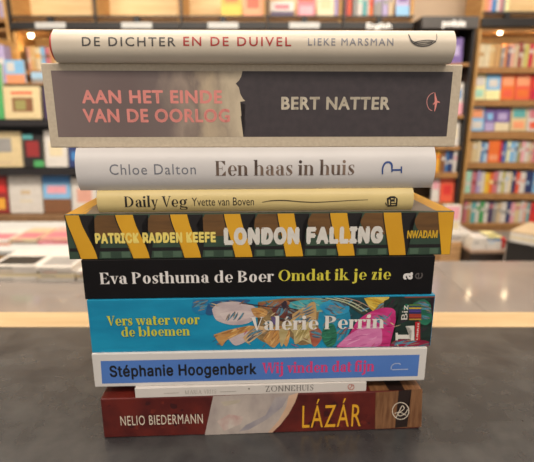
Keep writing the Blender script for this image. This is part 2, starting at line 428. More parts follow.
        if s.b:
            for f in bm.faces: f.smooth = abs(f.normal.x) < .5
            for e in bm.edges:
                if len(e.link_faces) == 2 and e.calc_face_angle(0) > .7: e.smooth = False
        bm.to_mesh(c.data); bm.free()
        if not s.b:
            b = c.modifiers.new('bevel', 'BEVEL'); b.width = .0007; b.segments = 2; b.limit_method = 'ANGLE'
        ins = .003 if hard else .0006
        # page block follows the rounded back
        pb = MB(); pts = [(s.depth - ins, s.th - board)] + [(s.prof(s.th * (n - k) / n) + board * 1.6, board + th2 * (n - k) / n) for k in range(n + 1)] + [(s.depth - ins, board)]
        for x in (-h + ins, h - ins):
            for y, z in pts: pb.v.append((x, y, z))
        j = pb.mi(pagemat or PAGE); K = len(pts)
        for k in range(K):
            kk = (k + 1) % K; pb.f.append((k, kk, K + kk, K + k)); pb.m.append(j)
        pb.f.append(tuple(reversed(range(K)))); pb.m.append(j); pb.f.append(tuple(range(K, 2 * K))); pb.m.append(j)
        p = pb.build('page_block', s.root)
        bm = bmesh.new(); bm.from_mesh(p.data); bmesh.ops.recalc_face_normals(bm, faces=bm.faces[:]); bm.to_mesh(p.data); bm.free()
        return c
def ink(c, name='printing_ink', rough=.45, **k): return mat(name, c, rough, k.pop('noise', .04), k.pop('scale', 300), **k)

Z = TABLE_Z
YAW = R(2.5)
# --- bottom: dark red illustrated hardback
z = Z
B = Book('hardback_book', 'dark red book with tall yellow title, at the bottom of the stack', (102.3, 420), (421.2, 409), z, .0297, .138, .2572, R(2.5))
LR = mat('dark_red_cover', '4a1413', .33, c2='662019', scale=60, detail=6)
B.cover(LR, .0022, True)
skirt = mat('pale_skirt_print', 'c0b4ab', .35, c2='988c8a', scale=55, stretch=(1, 1, .6), detail=5)
drk = ink('3a0f12'); red2 = mat('red_pattern_print', '742a1d', .35, c2='4c1213', scale=180)
brn = mat('brown_wood_print', '8a6242', .35, c2='6a452c', scale=60, stretch=(9, 1, 1)); blk = ink('241512')
def bp(*q, o=(195, 375), k=4.11): return B.px(*[(o[0] + a / k, o[1] + b / k) for a, b in q])
il = [([bp((75, 86), (425, 72), (412, 110), (385, 160), (350, 205), (318, 236), (40, 246))], skirt),
      ([bp((330, 92), (385, 85), (360, 130), (300, 180), (220, 225), (180, 232), (210, 205), (290, 165))], mat('grey_fold_print', '8f8a92', .35, c2='a9a0a0', scale=90)),
      ([bp((385, 85), (425, 72), (412, 110), (385, 160), (350, 205), (318, 236), (300, 236), (345, 185), (375, 130))], mat('peach_edge_print', 'cdaa90', .35, .1, 90)),
      ([bp((90, 190), (140, 160), (200, 170), (190, 200), (120, 230))], mat('pink_fold_print', 'b99a94', .35, c2='c9bdb4', scale=120)),
      ([bp((105, 110), (190, 100), (180, 115), (120, 128))], mat('beige_fold_print', 'b5aa9a', .35, .1, 120))]
def b8(*q): return bp(*q, o=(300, 370), k=3.81)
il += [([b8((288, 85), (466, 72), (462, 216), (286, 224))], brn),
       ([b8((376, 78), (425, 74), (412, 130), (408, 216), (362, 220), (372, 150))], blk)]
for (x, y, w, h) in ((215, 405, 0, 0),): pass
rnd = random.Random(3)
for k in range(26):
    x = rnd.choice((rnd.uniform(104, 204), rnd.uniform(304, 372))); y = rnd.uniform(402, 428); r = rnd.uniform(1.5, 5)
    q = [(x + r * math.cos(a) * rnd.uniform(.5, 1.2), y + r * math.sin(a) * rnd.uniform(.3, .9)) for a in [i * math.pi / 4 for i in range(8)]]
    qq = B.px(*q)
    if min(v for u, v in qq) > .001 and max(v for u, v in qq) < B.th - .001:
        il.append(([qq], (red2, drk)[k % 2]))
B.flat('spine_illustration', il)
tl = []
h = B.len / 2
tl.append(([[(h - .0355, .001), (h - .0007, .001), (h - .0007, .135), (h - .0355, .135)]], brn))
tl.append(([[(h - .023, .001), (h - .012, .001), (h - .015, .135), (h - .028, .135)]], blk))
tl.append(([[(-.042, .001), (.062, .001), (.055, .03), (.02, .06), (-.03, .05)]], skirt))
B.flat('cover_illustration', tl, top=True)
cr = ink('d9cdbb'); yel = ink('e0a52b')
B.flat('author_lettering', [(B.sans('NELIO BIEDERMANN', 121, 203, (425.6, 422.8), 416.2, .0, 1.1), cr)], 'narrow cream author lettering')
B.flat('title_lettering', [(B.sans('LÁZÁR', 302, 360.5, (427.6, 425.8), 405.6, .0, 1.12), yel)], 'tall narrow yellow title lettering')
ring_ = [(400.5 + 8.2 * math.cos(a), 410.6 + 8.4 * math.sin(a)) for a in [i * math.pi / 10 for i in range(21)]]
em = [(B.strk(*ring_, w=1), cr), (B.strk((396, 417), (399, 411), (402, 405.5), (404, 408), (401, 411), (397.5, 413.5), (400, 415.5), (405, 413), (407.5, 409), w=1), cr), (B.strk((394, 413), (400, 412), (406, 415), w=.8), cr)]
B.flat('publisher_emblem', em)
z += B.th
# --- thin white booklet
B = Book('paperback_book', 'thin white booklet lying directly on the dark red book', (135, 393), (366.4, 386.5), z, .0070, .13, .2583, R(2.9))
B.cover(mat('white_matt_cover', 'cfc9c4', .5, .03, 40), .0006)
gr = ink('55504d')
B.flat('title_lettering', [(B.serif('ZONNEHUIS', 265.6, 313.5, (391.6, 390.2), 386.0, .085, .03, .05), gr)])
B.flat('author_lettering', [(B.serif('MARIA VRIJS', 185, 216.5, (394.1, 393.2), 390.3, .06, .03, .06), ink('9a948e'))])
B.flat('rule_line', [(B.strk((164, 393.3), (179, 392.7), w=.7), ink('aaa49e')), (B.strk((220, 391.7), (236, 391.2), w=.7), ink('aaa49e')), ([disc(*B.uv(249, 388.6), .0006)], ink('77716c'))])
B.flat('publisher_emblem', [(B.strk(*[(351 + 3 * math.cos(a), 386.8 + 2.6 * math.sin(a)) for a in [i * math.pi / 5 for i in range(11)]], w=.8), ink('b5604f')), (B.strk((349.5, 388), (352, 386), (351, 385.2), w=.8), ink('b5604f'))], 'small red round emblem')
z += B.th
# --- white book with blue panel
B = Book('paperback_book', 'white-edged book with a blue spine panel, black and pink lettering, third from the bottom', (93, 370), (426.1, 364), z, .0242, .14, .2599, R(2.1))
WH = mat('white_gloss_cover', 'd2cecb', .33, .02, 30)
B.cover(WH, .0012)
bl = mat('blue_panel_print', '4a74bc', .33, c2='507ac2', scale=30)
B.flat('spine_panel', [([B.px((100.6, 361), (419.6, 354.6), (417.6, 376), (102.2, 383.6))], bl)], 'blue printed panel')
B.flat('author_lettering', [(B.sans('Stéphanie Hoogenber', 110, 248.6, (376.6, 373.8), 365.6, .026, 1.06, True) + B.sans('k', 249.8, 256.6, (373.8, 373.7), 363.0, .034, 1), ink('14161c'))], 'bold black author lettering')
pk = ink('cf3a72')
B.flat('title_lettering', [(B.serif('Wij vinden dat fijn', 262, 374, (373.4, 371.0), 362.8, .17, .05, .0), pk)], 'pink title lettering')
B.flat('publisher_emblem', [(B.strk((391, 369.5), (391.5, 366), (394.5, 363.6), (399, 363.4), (400.5, 364.6), w=1), ink('a8b4d0')), (B.strk((392, 369.6), (408, 369.0), w=1.1, smooth=False), ink('a8b4d0'))])
z += B.th
# --- blue flower painting
B = Book('paperback_book', 'bright blue paperback with painted flowers on the spine, lying under the black book', (89.2, 326), (433, 320), z, .0365, .142, .2614, R(2.25))
BLU = mat('bright_blue_cover', '0f7fa8', .3, c2='1690b8', scale=25, stretch=(1, 1, 4))
B.cover(BLU, .0008)
def pm(a, b, s=90): return mat('painted_flower_print', a, .35, c2=b, scale=s, stretch=(1, 1, 2.4), detail=6, lo=.3, hi=.7)
def c3(*q): return B.px(*[(190 + a / 4.45, 290 + b / 4.45) for a, b in q])
def c4(*q): return B.px(*[(300 + a / 3.81, 290 + b / 3.81) for a, b in q])
def sm(q): return [p[:2] for p in _cr(q + [q[0]], 5)[:-1]]
white = pm('cfc0bd', 'ab9aa0'); tan = pm('c79a5e', 'a9784a'); dk = pm('2a2430', '44303a'); cream = pm('bfae84', 'a3925e')
teal = pm('2c98a6', '52aab0'); mag = pm('b02468', 'd13c86'); lpk = pm('c867a0', 'd987b4'); gre = pm('1d5a48', '2f7a5e'); dgre = pm('16221f', '263b33'); yl = pm('c9a52c', 'd9bf60')
redb = pm('8a3a32', 'b06a50'); crim = pm('7a1436', '9c1f42')
F = []
F += [([sm(B.px((258, 302), (290, 297.6), (318, 298), (322, 320), (316, 340), (300, 345), (288, 336), (272, 344), (256, 336), (262, 318)))], pm('9c8254', '6e5840', 140)),
      ([sm(B.px((276, 302), (296, 300), (300, 312), (290, 322), (276, 318)))], pm('5a3a30', '3a2a2e', 200)),
      ([B.px((325, 298), (402, 296), (392, 346.5), (330, 347), (322, 330))], pm('1a3a40', '16505c', 120)),
      ([sm(B.px((322, 302), (346, 304), (350, 330), (336, 346), (322, 340), (318, 320)))], pm('1a7aa0', '2490b0', 120)),
      ([sm(B.px((300, 300), (330, 298), (336, 306), (316, 312)))], pm('6a9a94', 'a0a884', 140)),
      ([sm(c3((15, 42), (80, 40), (82, 75), (60, 110), (10, 90)))], pm('1d6fa6', '157aa8')),
      ([sm(c3((80, 60), (120, 48), (260, 42), (240, 60), (120, 80), (100, 110), (70, 105)))], pm('1d4a78', '2f5c86')),
      ([sm(c3((98, 85), (130, 58), (215, 52), (285, 72), (300, 105), (262, 145), (190, 155), (130, 140), (108, 120)))], white),
      ([sm(c3((130, 105), (215, 90), (285, 100), (260, 125), (170, 140)))], pm('d6ccc8', 'bfa6a8')),
      ([sm(c3((270, 82), (310, 78), (345, 95), (330, 120), (290, 118)))], tan),
      ([sm(c3((105, 198), (180, 175), (275, 158), (300, 175), (215, 200), (160, 225), (140, 248)))], tan),
      ([sm(c3((172, 218), (235, 190), (285, 183), (270, 215), (205, 246)))], white),
      ([sm(c3((235, 210), (300, 160), (345, 175), (310, 200), (260, 235)))], pm('b98a52', 'd0b894')),
      ([sm(c3((325, 215), (370, 165), (410, 160), (445, 185), (430, 250), (405, 225), (375, 255), (345, 240)))], tan),
      ([sm(c3((395, 175), (440, 160), (425, 215), (405, 250)))], cream),
      ([sm(c3((430, 150), (480, 110), (540, 120), (560, 190), (490, 220), (465, 200)))], cream),
      ([sm(c3((435, 55), (520, 42), (600, 50), (590, 82), (520, 95), (450, 80)))], teal),
      ([sm(c3((300, 60), (420, 44), (440, 66), (350, 84)))], pm('a36a42', '7a4a3a')),
      ([sm(c3((362, 84), (400, 62), (428, 48), (436, 80), (428, 118), (405, 126), (380, 112)))], pm('4a2a2a', '7a3f34', 300)),
      ([sm(c3((405, 60), (425, 46), (430, 70), (415, 85)))], dk),
      ([sm(c3((360, 118), (395, 120), (390, 150), (370, 150)))], pm('6a5a8a', '4a3a52')),
      (B.strk(*[(190 + a / 4.45, 290 + b / 4.45) for a, b in ((232, 58), (290, 66), (350, 74), (430, 78), (530, 98))], w=1.1), dk),
      ([sm(c4((-30, 92), (20, 60), (55, 45), (62, 95), (50, 130), (-20, 140)))], pm('c2a274', 'b08a52')),
      ([sm(c4((-25, 140), (30, 120), (58, 150), (50, 205), (10, 190), (-20, 205)))], cream),
      ([sm(c4((35, 155), (70, 145), (85, 175), (62, 212), (45, 205)))], redb),
      ([sm(c4((80, 175), (92, 140), (125, 128), (140, 165), (132, 205), (102, 214)))], gre),
      ([sm(c4((70, 60), (120, 35), (180, 50), (180, 85), (110, 95)))], pm('1d86b8', '3aa0c0')),
      ([sm(c4((80, 30), (160, 22), (255, 60), (275, 92), (235, 92), (170, 52)))], pm('1f2a2a', '3c4438')),
      (B.strk((325, 297.5), (345, 302), (362, 311), w=1.3), pm('bfc6a8', '9aa888')),
      (B.strk((333, 297), (352, 302), (367, 311), w=1.0), pm('cfd0b8', '9aa888')),
      (B.strk((343, 297), (358, 301), (371, 308), w=.9), pm('b06a6a', '9aa888')),
      ([sm(c4((243, 30), (300, 22), (340, 26), (310, 55), (285, 82), (262, 62)))], yl),
      ([sm(c4((275, 84), (300, 55), (330, 42), (345, 60), (320, 80)))], pm('8a6a2a', '4a4a2a')),
      ([sm(c4((320, 40), (352, 28), (400, 24), (420, 60), (370, 80), (322, 78)))], dgre),
      ([sm(c4((188, 172), (215, 120), (262, 85), (320, 66), (362, 78), (368, 140), (345, 215), (250, 216), (140, 217)))], mag),
      ([sm(c4((140, 214), (185, 170), (250, 135), (300, 130), (312, 175), (290, 213)))], lpk),
      ([sm(c4((268, 100), (320, 85), (345, 110), (320, 140), (280, 130)))], pm('d04a90', 'b02a70')),
      ([c4((362, 70), (385, 28), (516, 22), (506, 212), (340, 217), (366, 140))], dgre),
      ([sm(c4((388, 70), (402, 52), (420, 60), (408, 74)))], gre),
      ([sm(c4((428, 50), (470, 34), (500, 62), (503, 108), (478, 132), (452, 118), (462, 82), (440, 62)))], pm('2a7a5c', '1c5a48')),
      ([sm(c4((340, 213), (360, 192), (420, 186), (480, 192), (503, 208), (470, 213)))], crim),
      ([c4((395, 21), (517, 18), (516, 26), (400, 29))], pm('a0503a', '7a3a2a')),
      ([c4((494, 30), (516, 26), (507, 210), (490, 208), (505, 110))], pm('1a1420', '2f1a26'))]
def inside(p, q):
    r = False
    for i in range(len(q)):
        (x1, y1), (x2, y2) = q[i - 1], q[i]
        if (y1 > p[1]) != (y2 > p[1]) and p[0] < (x2 - x1) * (p[1] - y1) / (y2 - y1) + x1: r = not r
    return r
def brush(q, ang, n, ms, ln=.008, w=.0010, seed=1):
    """painted bristle strokes inside a petal"""
    rr = random.Random(seed); out = []
    xs_ = [p[0] for p in q]; ys_ = [p[1] for p in q]
    for k in range(n * 6):
        if len(out) >= n: break
        p = (rr.uniform(min(xs_), max(xs_)), rr.uniform(min(ys_), max(ys_))); a = R(ang + rr.uniform(-14, 14)); l = ln * rr.uniform(.5, 1)
        e0 = (p[0] - math.cos(a) * l / 2, p[1] - math.sin(a) * l / 2); e1 = (p[0] + math.cos(a) * l / 2, p[1] + math.sin(a) * l / 2)
        if inside(p, q) and inside(e0, q) and inside(e1, q): out.append(stroke_polys([(*e0, w * .3), (*p, w * rr.uniform(.6, 1.3)), (*e1, w * .3)], True, 3))
    return [(sum(out[k::len(ms)], []), m) for k, m in enumerate(ms) if out[k::len(ms)]]
F2 = []
for bi_, (ps, m) in enumerate(F):
    F2.append((ps, m)); q = ps[0]
    if len(ps) > 1: continue
    area_ = abs(sum(q[i - 1][0] * q[i][1] - q[i][0] * q[i - 1][1] for i in range(len(q)))) / 2
    if area_ < 1.2e-5 or m is white: continue
    fam = {white: ('dcd2cc', 'b8a4a8', 'd0b8b4'), tan: ('d8b070', '9a6a3a', 'c08a48'), cream: ('d4c490', '94844e', 'b09a60'), teal: ('5ab0b8', '2a8094', '8aa898'), mag: ('cc4488', '981c58', 'b82c6c'), lpk: ('dc98c0', 'bc5c94', 'd07aac'),
           gre: ('3a8a6a', '174a3c', '2a6a50'), dgre: ('22382f', '0f1917', '3a2234'), yl: ('dcc460', 'a8842a', 'c49c34')}.get(m, ('8a7a6a', '4a5a6a', '5088a0'))
    F2 += brush(q, (20, -25, 35, 60, -10)[bi_ % 5], int(min(26, area_ * 1.5e5)), [pm(c, c) for c in fam], seed=bi_)
# loose dabs of paint between the petals
rr = random.Random(5); dabs = {}
for k in range(60):
    x = rr.uniform(215, 400); y = rr.uniform(299, 346); c = rr.choice(('0c5a80', '1f9ac0', 'd0b890', '3a2a3a', '8a5a3a', 'c09048', '2a7a80', 'b04a6a'))
    p = B.px((x, y))[0]; a = R(rr.uniform(-60, 60)); l = rr.uniform(.001, .003)
    dabs.setdefault(c, []).extend(stroke_polys([(p[0] - math.cos(a) * l, p[1] - math.sin(a) * l, .0001), (*p, rr.uniform(.0003, .0009)), (p[0] + math.cos(a) * l, p[1] + math.sin(a) * l, .0001)], True, 3))
F2[3:3] = [(v, pm(c, c)) for c, v in list(dabs.items())[:4]]
F2 += [(v, pm(c, c)) for c, v in list(dabs.items())[4:]]
F = F2
F = [([[(max(-B.len / 2 + .0007, min(B.len / 2 - .0007, u)), max(.0007, min(B.th - .0007, v))) for u, v in q] for q in ps], m) for ps, m in F]
B.flat('spine_illustration', F, 'painted flowers in cream, tan and magenta')
ly = ink('c9c43a')
B.flat('title_lettering', [(B.serif('Vers water voor', 107.5, 200, (325, 323.8), 315.4, .18, .035, .0), ly), (B.serif('de bloemen', 122, 190, (336, 335), 326.8, .18, .035), ly)], 'two lines of yellow serif lettering')
B.flat('author_lettering', [(B.serif('Valérie Perrin', 250.5, 383.6, (330.2, 327.4), 316.8, .17, .03), ink('ddd8d2'))], 'large white serif lettering')
wt = ink('d8d4cc')
def LL(x, y): return (390 + x / 7.7, 290 + y / 7.7)
def lr(a, b, c, d): return B.px(LL(a, d), LL(c, d), LL(c, b), LL(a, b))
bz = [(ps, wt) for ps in [[lr(42, 345, 160, 378)], [lr(58, 335, 78, 392)], [lr(148, 270, 172, 380)]]]
bz += [([B.px(LL(110, 275), LL(182, 268), LL(184, 300), LL(172, 330), LL(160, 330), LL(150, 285))], wt)]
def turned(txt, x0, y0, x1, y1, bold=0):   # lettering read from bottom to top
    q = sans_text(txt, bold); xs_ = [x for p in q for x, y in p]; lo, hi = min(xs_), max(xs_); cp = sans_cap(bold)
    a = B.uv(*LL(x0, y0)); b = B.uv(*LL(x1, y1))
    return [[(b[0] + (a[0] - b[0]) * (y / cp), a[1] + (b[1] - a[1]) * (x - lo) / (hi - lo)) for x, y in p] for p in q]
bz = [([lr(44, 342, 172, 376)], wt), ([lr(44, 326, 58, 390)], wt), ([lr(158, 326, 172, 376)], wt), ([B.px(LL(112, 274), LL(178, 270), LL(178, 326), LL(160, 326), LL(150, 290), LL(112, 284))], wt)]
bz = [([lr(45, 340, 170, 372)], wt), ([lr(40, 325, 58, 384)], wt), ([B.px(LL(156, 384), LL(184, 384), LL(184, 270), LL(118, 274), LL(118, 284), LL(152, 290), LL(164, 312))], wt)]
B.flat('letter_emblem', bz, 'white capital letter lying on its side')
B.flat('small_lettering', [(turned('Biz', 82, 224, 138, 112, .0), wt)])
st_ = []
for k, c in enumerate(('5a7a3a', '2f4a6a', 'c9a52c', '3a3a7a', '4a3a8a', '2a2a5a', 'a03a2a', 'b0422f', '8a2a2a', 'b08a3a')):
    st_.append(([lr(143, 106 + k * 12.2, 236, 117 + k * 12.2)], ink(c)))
st_.append(([lr(190, 240, 228, 384)], ink('b8232a')))
st_.append((turned('LIBRIS', 197, 378, 221, 248, .02), wt))
B.flat('striped_badge', st_, 'rainbow striped badge over a red label')
z += B.th
# --- black book
B = Book('paperback_book', 'plain black book with white and yellow serif lettering', (83, 280), (433.6, 275), z, .0259, .142, .2626, R(2.25))
B.cover(mat('black_matt_cover', '0b090b', .5, c2='100d10', scale=40, spec=.25), .0008)
B.flat('author_lettering', [(B.serif('Eva Posthuma de Boer', 100.4, 273.8, (284.6, 281.2), 273.2, .15, .028), ink('e0dcda'))], 'white serif lettering')
B.flat('title_lettering', [(B.serif('Omdat ik je zie', 278.5, 390.6, (281.2, 279.0), 270.3, .15, .028), ink('d2c844'))], 'yellow serif lettering')
def LL(x, y): return (300 + x / 3.81, 250 + y / 3.81)
B.flat('publisher_emblem', [(turned('a', 376, 113, 428, 84, .03), ink('dcd8d6')), (turned('e', 422, 111, 468, 86, .0), ink('55504f'))])
z += B.th
# --- ribbons
B = Book('paperback_book', 'book with slanting yellow ribbon stripes and white capitals on its spine', (66.8, 237), (452.6, 232.6), z, .0282, .146, .2638, R(2.4))
COVG = mat('dark_green_cover', '2f4236', .3, c2='394e3e', scale=60)
B.cover(COVG, .0009)
brw = mat('brown_print', '5c4022', .35, c2='72502a', scale=30, stretch=(1, 1, 8)); yr = mat('yellow_ribbon_print', 'dba526', .32, c2='cf981e', scale=20); bk = ink('151011'); gsq = ink('4a624f')
E_ = []
h = B.len / 2; t = B.th
def U(x, v): # u of a photo x at height fraction v
    y = 213 + (1 - v) * 44
    return B.uv(x, y)[0]
rib = [(65, 78.5, 81, 97.5), (115, 132.5, 133.5, 149.8), (170, 187, 184.6, 201), (224, 240, 235.5, 252.5), (277.5, 294, 286, 303), (330, 347, 338.5, 354.5), (383.5, 401, 389, 405.3), (438, 454.4, 441, 452)]
# brown upper fields between ribbons, with a rounded left shoulder
for i in range(7):
    a = rib[i]; b = rib[i + 1]
    xl = a[1] + 3; xr = b[0] + 5
    q = []
    for v, x in ((.985, xl + 15), (.8, xl + 10), (.66, xl + 12), (.56, xl + 15), (.5, xl + 20)): q.append((U(x, v), t * v))
    for v, x in ((.5, xr + 6), (.985, xr)): q.append((U(x, v), t * v))
    E_.append(([q], brw))
E_.append(([[(-h + .0008, t * .18), (h - .0008, t * .18), (h - .0008, t * .255), (-h + .0008, t * .255)]], bk))
for i in range(7):
    a = rib[i]; b = rib[i + 1]
    x0 = a[3] + 4; x1 = b[2] - 2
    for k in range(3):
        xa = x0 + (x1 - x0) * k / 3
        if k != 1: E_.append(([[(U(xa, .1), t * .03), (U(xa + (x1 - x0) * .3, .1), t * .03), (U(xa + (x1 - x0) * .3, .1), t * .165), (U(xa, .1), t * .165)]], gsq))
# black wedges and ribbons
for i, (a, b, c, d) in enumerate(rib):
    ed = []
    for v in [k / 8 for k in range(9)]:
        s_ = 1 - v; cu = s_ * s_ * (3 - 2 * s_) * .5 + s_ * .5
        ed.append((v, a + (c - a) * cu, b + (d - b) * cu))
    cl = lambda u: max(-h + .0005, min(h - .0005, u))
    if i < 7:
        q = [(cl(U(b - 1, .985)), t * .985), (cl(U(b + 15.5, .985)), t * .985), (cl(U(b + 9, .75)), t * .75), (cl(U(d + 3, .35)), t * .35), (cl(U(d + 1.4, .02)), t * .02), (cl(U(d - 2, .02)), t * .02)]
        E_.append(([q], bk))
    L_ = [(cl(U(x, v)), t * (.012 + v * .976)) for v, x, _ in ed]; R2 = [(cl(U(x, v)), t * (.012 + v * .976)) for v, _, x in ed]
    if i < 7: E_.append(([[(u - .0007, v) for u, v in L_] + L_[::-1]], bk))
    E_.append(([L_ + R2[::-1]], yr))
B.flat('spine_illustration', E_, 'yellow ribbons over brown and green checks')
tp = []
gl = mat('grey_brown_cover_sheen', '6f6a64', .3, c2='7d7770', scale=30)  # reflection on the glossy dark cover, painted in as grey-brown colour
tp.append(([[(-h + .001, .001), (h - .001, .001), (h - .001, .144), (-h + .001, .144)]], gl))
for x0, x1 in ((-h + .0008, -h + .0095), (h - .0115, h - .0008)):
    tp.append(([[(x0, .001), (x1, .001), (x1, .144), (x0, .144)]], yr))
tp.append(([[(-h + .0095, .001), (-h + .0125, .001), (-h + .0105, .02)]], yr))
B.flat('cover_illustration', tp, top=True)
B.flat('author_lettering', [(B.sans('PATRICK RADDEN KEEFE', 95.6, 216, (243.0, 241.2), 233.2, .05, 1.10, True), ink('ead673'))], 'heavy yellow author capitals')
B.flat('title_lettering', [(B.sans('LONDON FALLING', 224, 382.5, (243.2, 241.6), 227.6, .065, 1.14, True), ink('d6d2cb'))], 'heavy white title capitals')
yd = ink('d3a92c')
B.flat('publisher_lettering', [(B.sans('NWADAM', 406.8, 437, 237.6, 230.2, .03, 1.0, True), yd)], 'small yellow publisher lettering')
z += B.th
# --- cream cookbook
B = Book('hardback_book', 'slim cream yellow book with black serif title, shorter than its neighbours', (98.4, 201), (412.0, 199), z, .0138, .135, .2700, R(2.5), .003)
B.cover(mat('cream_yellow_cover', 'd2bd82', .45, .04, 40), .0018, True)
B.flat('title_lettering', [(B.serif('Daily Veg', 124.7, 187.6, (207.2, 206.6), 196.4, .13, .03), ink('1d1814'))], 'bold black serif title')
B.flat('author_lettering', [(B.sans('Yvette van Boven', 192, 254, (205.6, 205.2), 197.6, .0, 1.0), ink('2f2820'))], 'small dark author lettering')
B.flat('wavy_line', [(B.strk((262, 202.2, .5), (272, 200.6, .9), (285, 200.4, 1.0), (300, 201.6, .9), (315, 202.2, .8), (335, 201.3, .7), (352, 200.3, .6), (368, 199.7, .4)), ink('3a3020'))])
q = lambda a, b, c, d: B.px((a, d), (c, d), (c, b), (a, b))
B.flat('publisher_emblem', [([B.px((387.2, 206.8), (396.8, 206.2), (397.6, 198.6), (394.5, 196.0), (390, 196.2), (386.6, 198.4))], ink('1f1a15')),
    ([q(388.6, 199.6, 389.8, 205.0), q(391.2, 201.6, 394.2, 202.8), q(391.2, 204, 395.4, 205), q(394.6, 198.4, 395.8, 202.8), q(390.8, 198.2, 393.4, 199.2)], ink('d2bd82')),
    (B.strk((386.4, 205.5), (385.4, 202.5), w=.9), ink('1f1a15'))], 'black hand-like emblem')
z += B.th
# --- white-grey hardback with jacket
B = Book('hardback_book', 'pale grey round-backed hardback with brown serif title and blue hook emblem', (78.4, 170), (432.4, 167), z, .0253, .145, .2695, R(3.0), .005)
JK = mat('pale_grey_jacket', 'd0cccb', .42, .03, 30)
B.cover(JK, .0016, True)
B.flat('author_lettering', [(B.sans('Chloe Dalton', 110, 196, (175.0, 174.0), 164.6, .0, 1.12), ink('72747e'))], 'light grey author lettering')
tb_ = mat('brown_fading_ink', '3a2a24', .45, c2='8a7465', scale=160, stretch=(1, 1, .4))
B.flat('title_lettering', [(B.serif('Een haas in huis', 215.4, 354, (176.0, 174.6), 161.2, .135, .02), tb_)], 'brown serif title')
bi = ink('2f4a86')
B.flat('publisher_emblem', [(B.strk((382.4, 174.2, 1.4), (382.6, 168, 1.6), (385, 163.2, 1.8), (389, 162.2, 2), (391.6, 164.6, 2), (391.8, 168.6, 1.6)), bi), (B.strk((391.5, 170), (401.5, 169.8), w=1.7, smooth=False), bi), ([q2 for q2 in [B.px((400.6, 173), (402, 173), (402, 166.4), (400.6, 166.4))]], bi), ([q2 for q2 in [B.px((391.2, 172), (392.4, 172), (392.4, 168), (391.2, 168))]], bi)], 'blue hook emblem')
z += B.th
# --- thick grey hardback
B = Book('hardback_book', 'thickest book of the stack, cream with a dark spine panel and coral title', (45.6, 107), (459.4, 103), z, .0476, .16, .2720, R(2.0))
CRM = mat('cream_cloth_cover', 'bfb09a', .55, c2='c8baa4', scale=500, bump=.15)
B.cover(CRM, .0025, True)
dkp = mat('charcoal_panel_print', '3b3438', .45, c2='433b3e', scale=200); mau = mat('mauve_panel_print', '6b5a57', .45, c2='5a4b4c', scale=25, stretch=(1, 1, .6))
panel = B.px((51.2, 72.8), (451.6, 69.6), (448.2, 133.8), (58.6, 139.8))
lo_v = (panel[2][1] + panel[3][1]) / 2; hi_v = (panel[0][1] + panel[1][1]) / 2
uL = (panel[0][0] + panel[3][0]) / 2; uR = (panel[1][0] + panel[2][0]) / 2
def cp(x, y): return (180 + x / 4.45, 60 + y / 4.45)
jag = [(278, 52), (272, 75), (262, 92), (248, 105), (262, 122), (268, 150), (280, 172), (290, 182), (268, 186), (292, 200), (272, 214), (290, 228), (288, 240), (270, 250), (292, 262), (294, 285), (286, 305), (288, 330), (282, 345)]
jv = [B.uv(*cp(*p)) for p in jag]; jv = [(u, min(hi_v, max(lo_v, v))) for u, v in jv]; jv[0] = (jv[0][0], hi_v); jv[-1] = (jv[-1][0], lo_v)
fit_ = lambda q: [(max(uL, min(uR, u)), max(lo_v, min(hi_v, v))) for u, v in q]
def smoke_mat(u0, u1):
    m = mat('mauve_and_smoke_print', '5c4d4b', .45); nt = m.node_tree; b = nt.nodes['Principled BSDF']
    for l in list(b.inputs['Base Color'].links): nt.links.remove(l)
    tc = nt.nodes.new('ShaderNodeTexCoord'); sp = nt.nodes.new('ShaderNodeSeparateXYZ'); nt.links.new(tc.outputs['Object'], sp.inputs[0])
    mp = nt.nodes.new('ShaderNodeMapping'); mp.inputs['Scale'].default_value = (1.0, 1, .55); mp.inputs['Rotation'].default_value = (0, R(18), 0); nt.links.new(tc.outputs['Object'], mp.inputs[0])
    nz = nt.nodes.new('ShaderNodeTexNoise'); nz.inputs['Scale'].default_value = 70; nz.inputs['Detail'].default_value = 5; nt.links.new(mp.outputs[0], nz.inputs[0])
    mr = nt.nodes.new('ShaderNodeMapRange'); mr.inputs['From Min'].default_value = u0; mr.inputs['From Max'].default_value = u1; nt.links.new(sp.outputs[0], mr.inputs[0])
    ma = nt.nodes.new('ShaderNodeMath'); ma.operation = 'MULTIPLY_ADD'; nt.links.new(nz.outputs[0], ma.inputs[0]); ma.inputs[1].default_value = .34; nt.links.new(mr.outputs[0], ma.inputs[2])
    su = nt.nodes.new('ShaderNodeMath'); su.operation = 'SUBTRACT'; nt.links.new(ma.outputs[0], su.inputs[0]); su.inputs[1].default_value = .17
    rp = nt.nodes.new('ShaderNodeValToRGB'); nt.links.new(su.outputs[0], rp.inputs[0]); cr_ = rp.color_ramp
    st_ = [(0, '7a6a67'), (.35, '6f5f5d'), (.56, '736562'), (.67, '9c8b7e'), (.73, '84756c'), (.80, 'bca98f'), (.86, 'a39380'), (.95, 'c8b89e')]
    while len(cr_.elements) < len(st_): cr_.elements.new(.5)
    for e, (p, c) in zip(cr_.elements, st_): e.position = p; e.color = (*lin(c), 1)
    nt.links.new(rp.outputs[0], b.inputs['Base Color']); return m
pi = [([[(uL, lo_v), (jv[-1][0] + .005, lo_v), (jv[0][0] + .005, hi_v), (uL, hi_v)]], smoke_mat(uL, max(u for u, v in jv))),
      ([jv + [(uR, lo_v), (uR, hi_v)]], dkp)]
B.flat('spine_panel', pi, 'dark panel with pale smoke and a jagged charcoal edge')
co = ink('e08c84')
B.flat('title_lettering', [(B.sans('AAN HET EINDE', 82.3, 222.3, (103.6, 102.2), 90.8, .036, 1.1), co), (B.sans('VAN DE OORLOG', 83.8, 230, (122.6, 121.0), 109.6, .036, 1.1), co)], 'two lines of coral capitals')
B.flat('author_lettering', [(B.sans('BERT NATTER', 281.2, 389.4, (109.6, 108.8), 97.2, .036, 1.12), ink('ddd2be'))], 'cream author capitals')
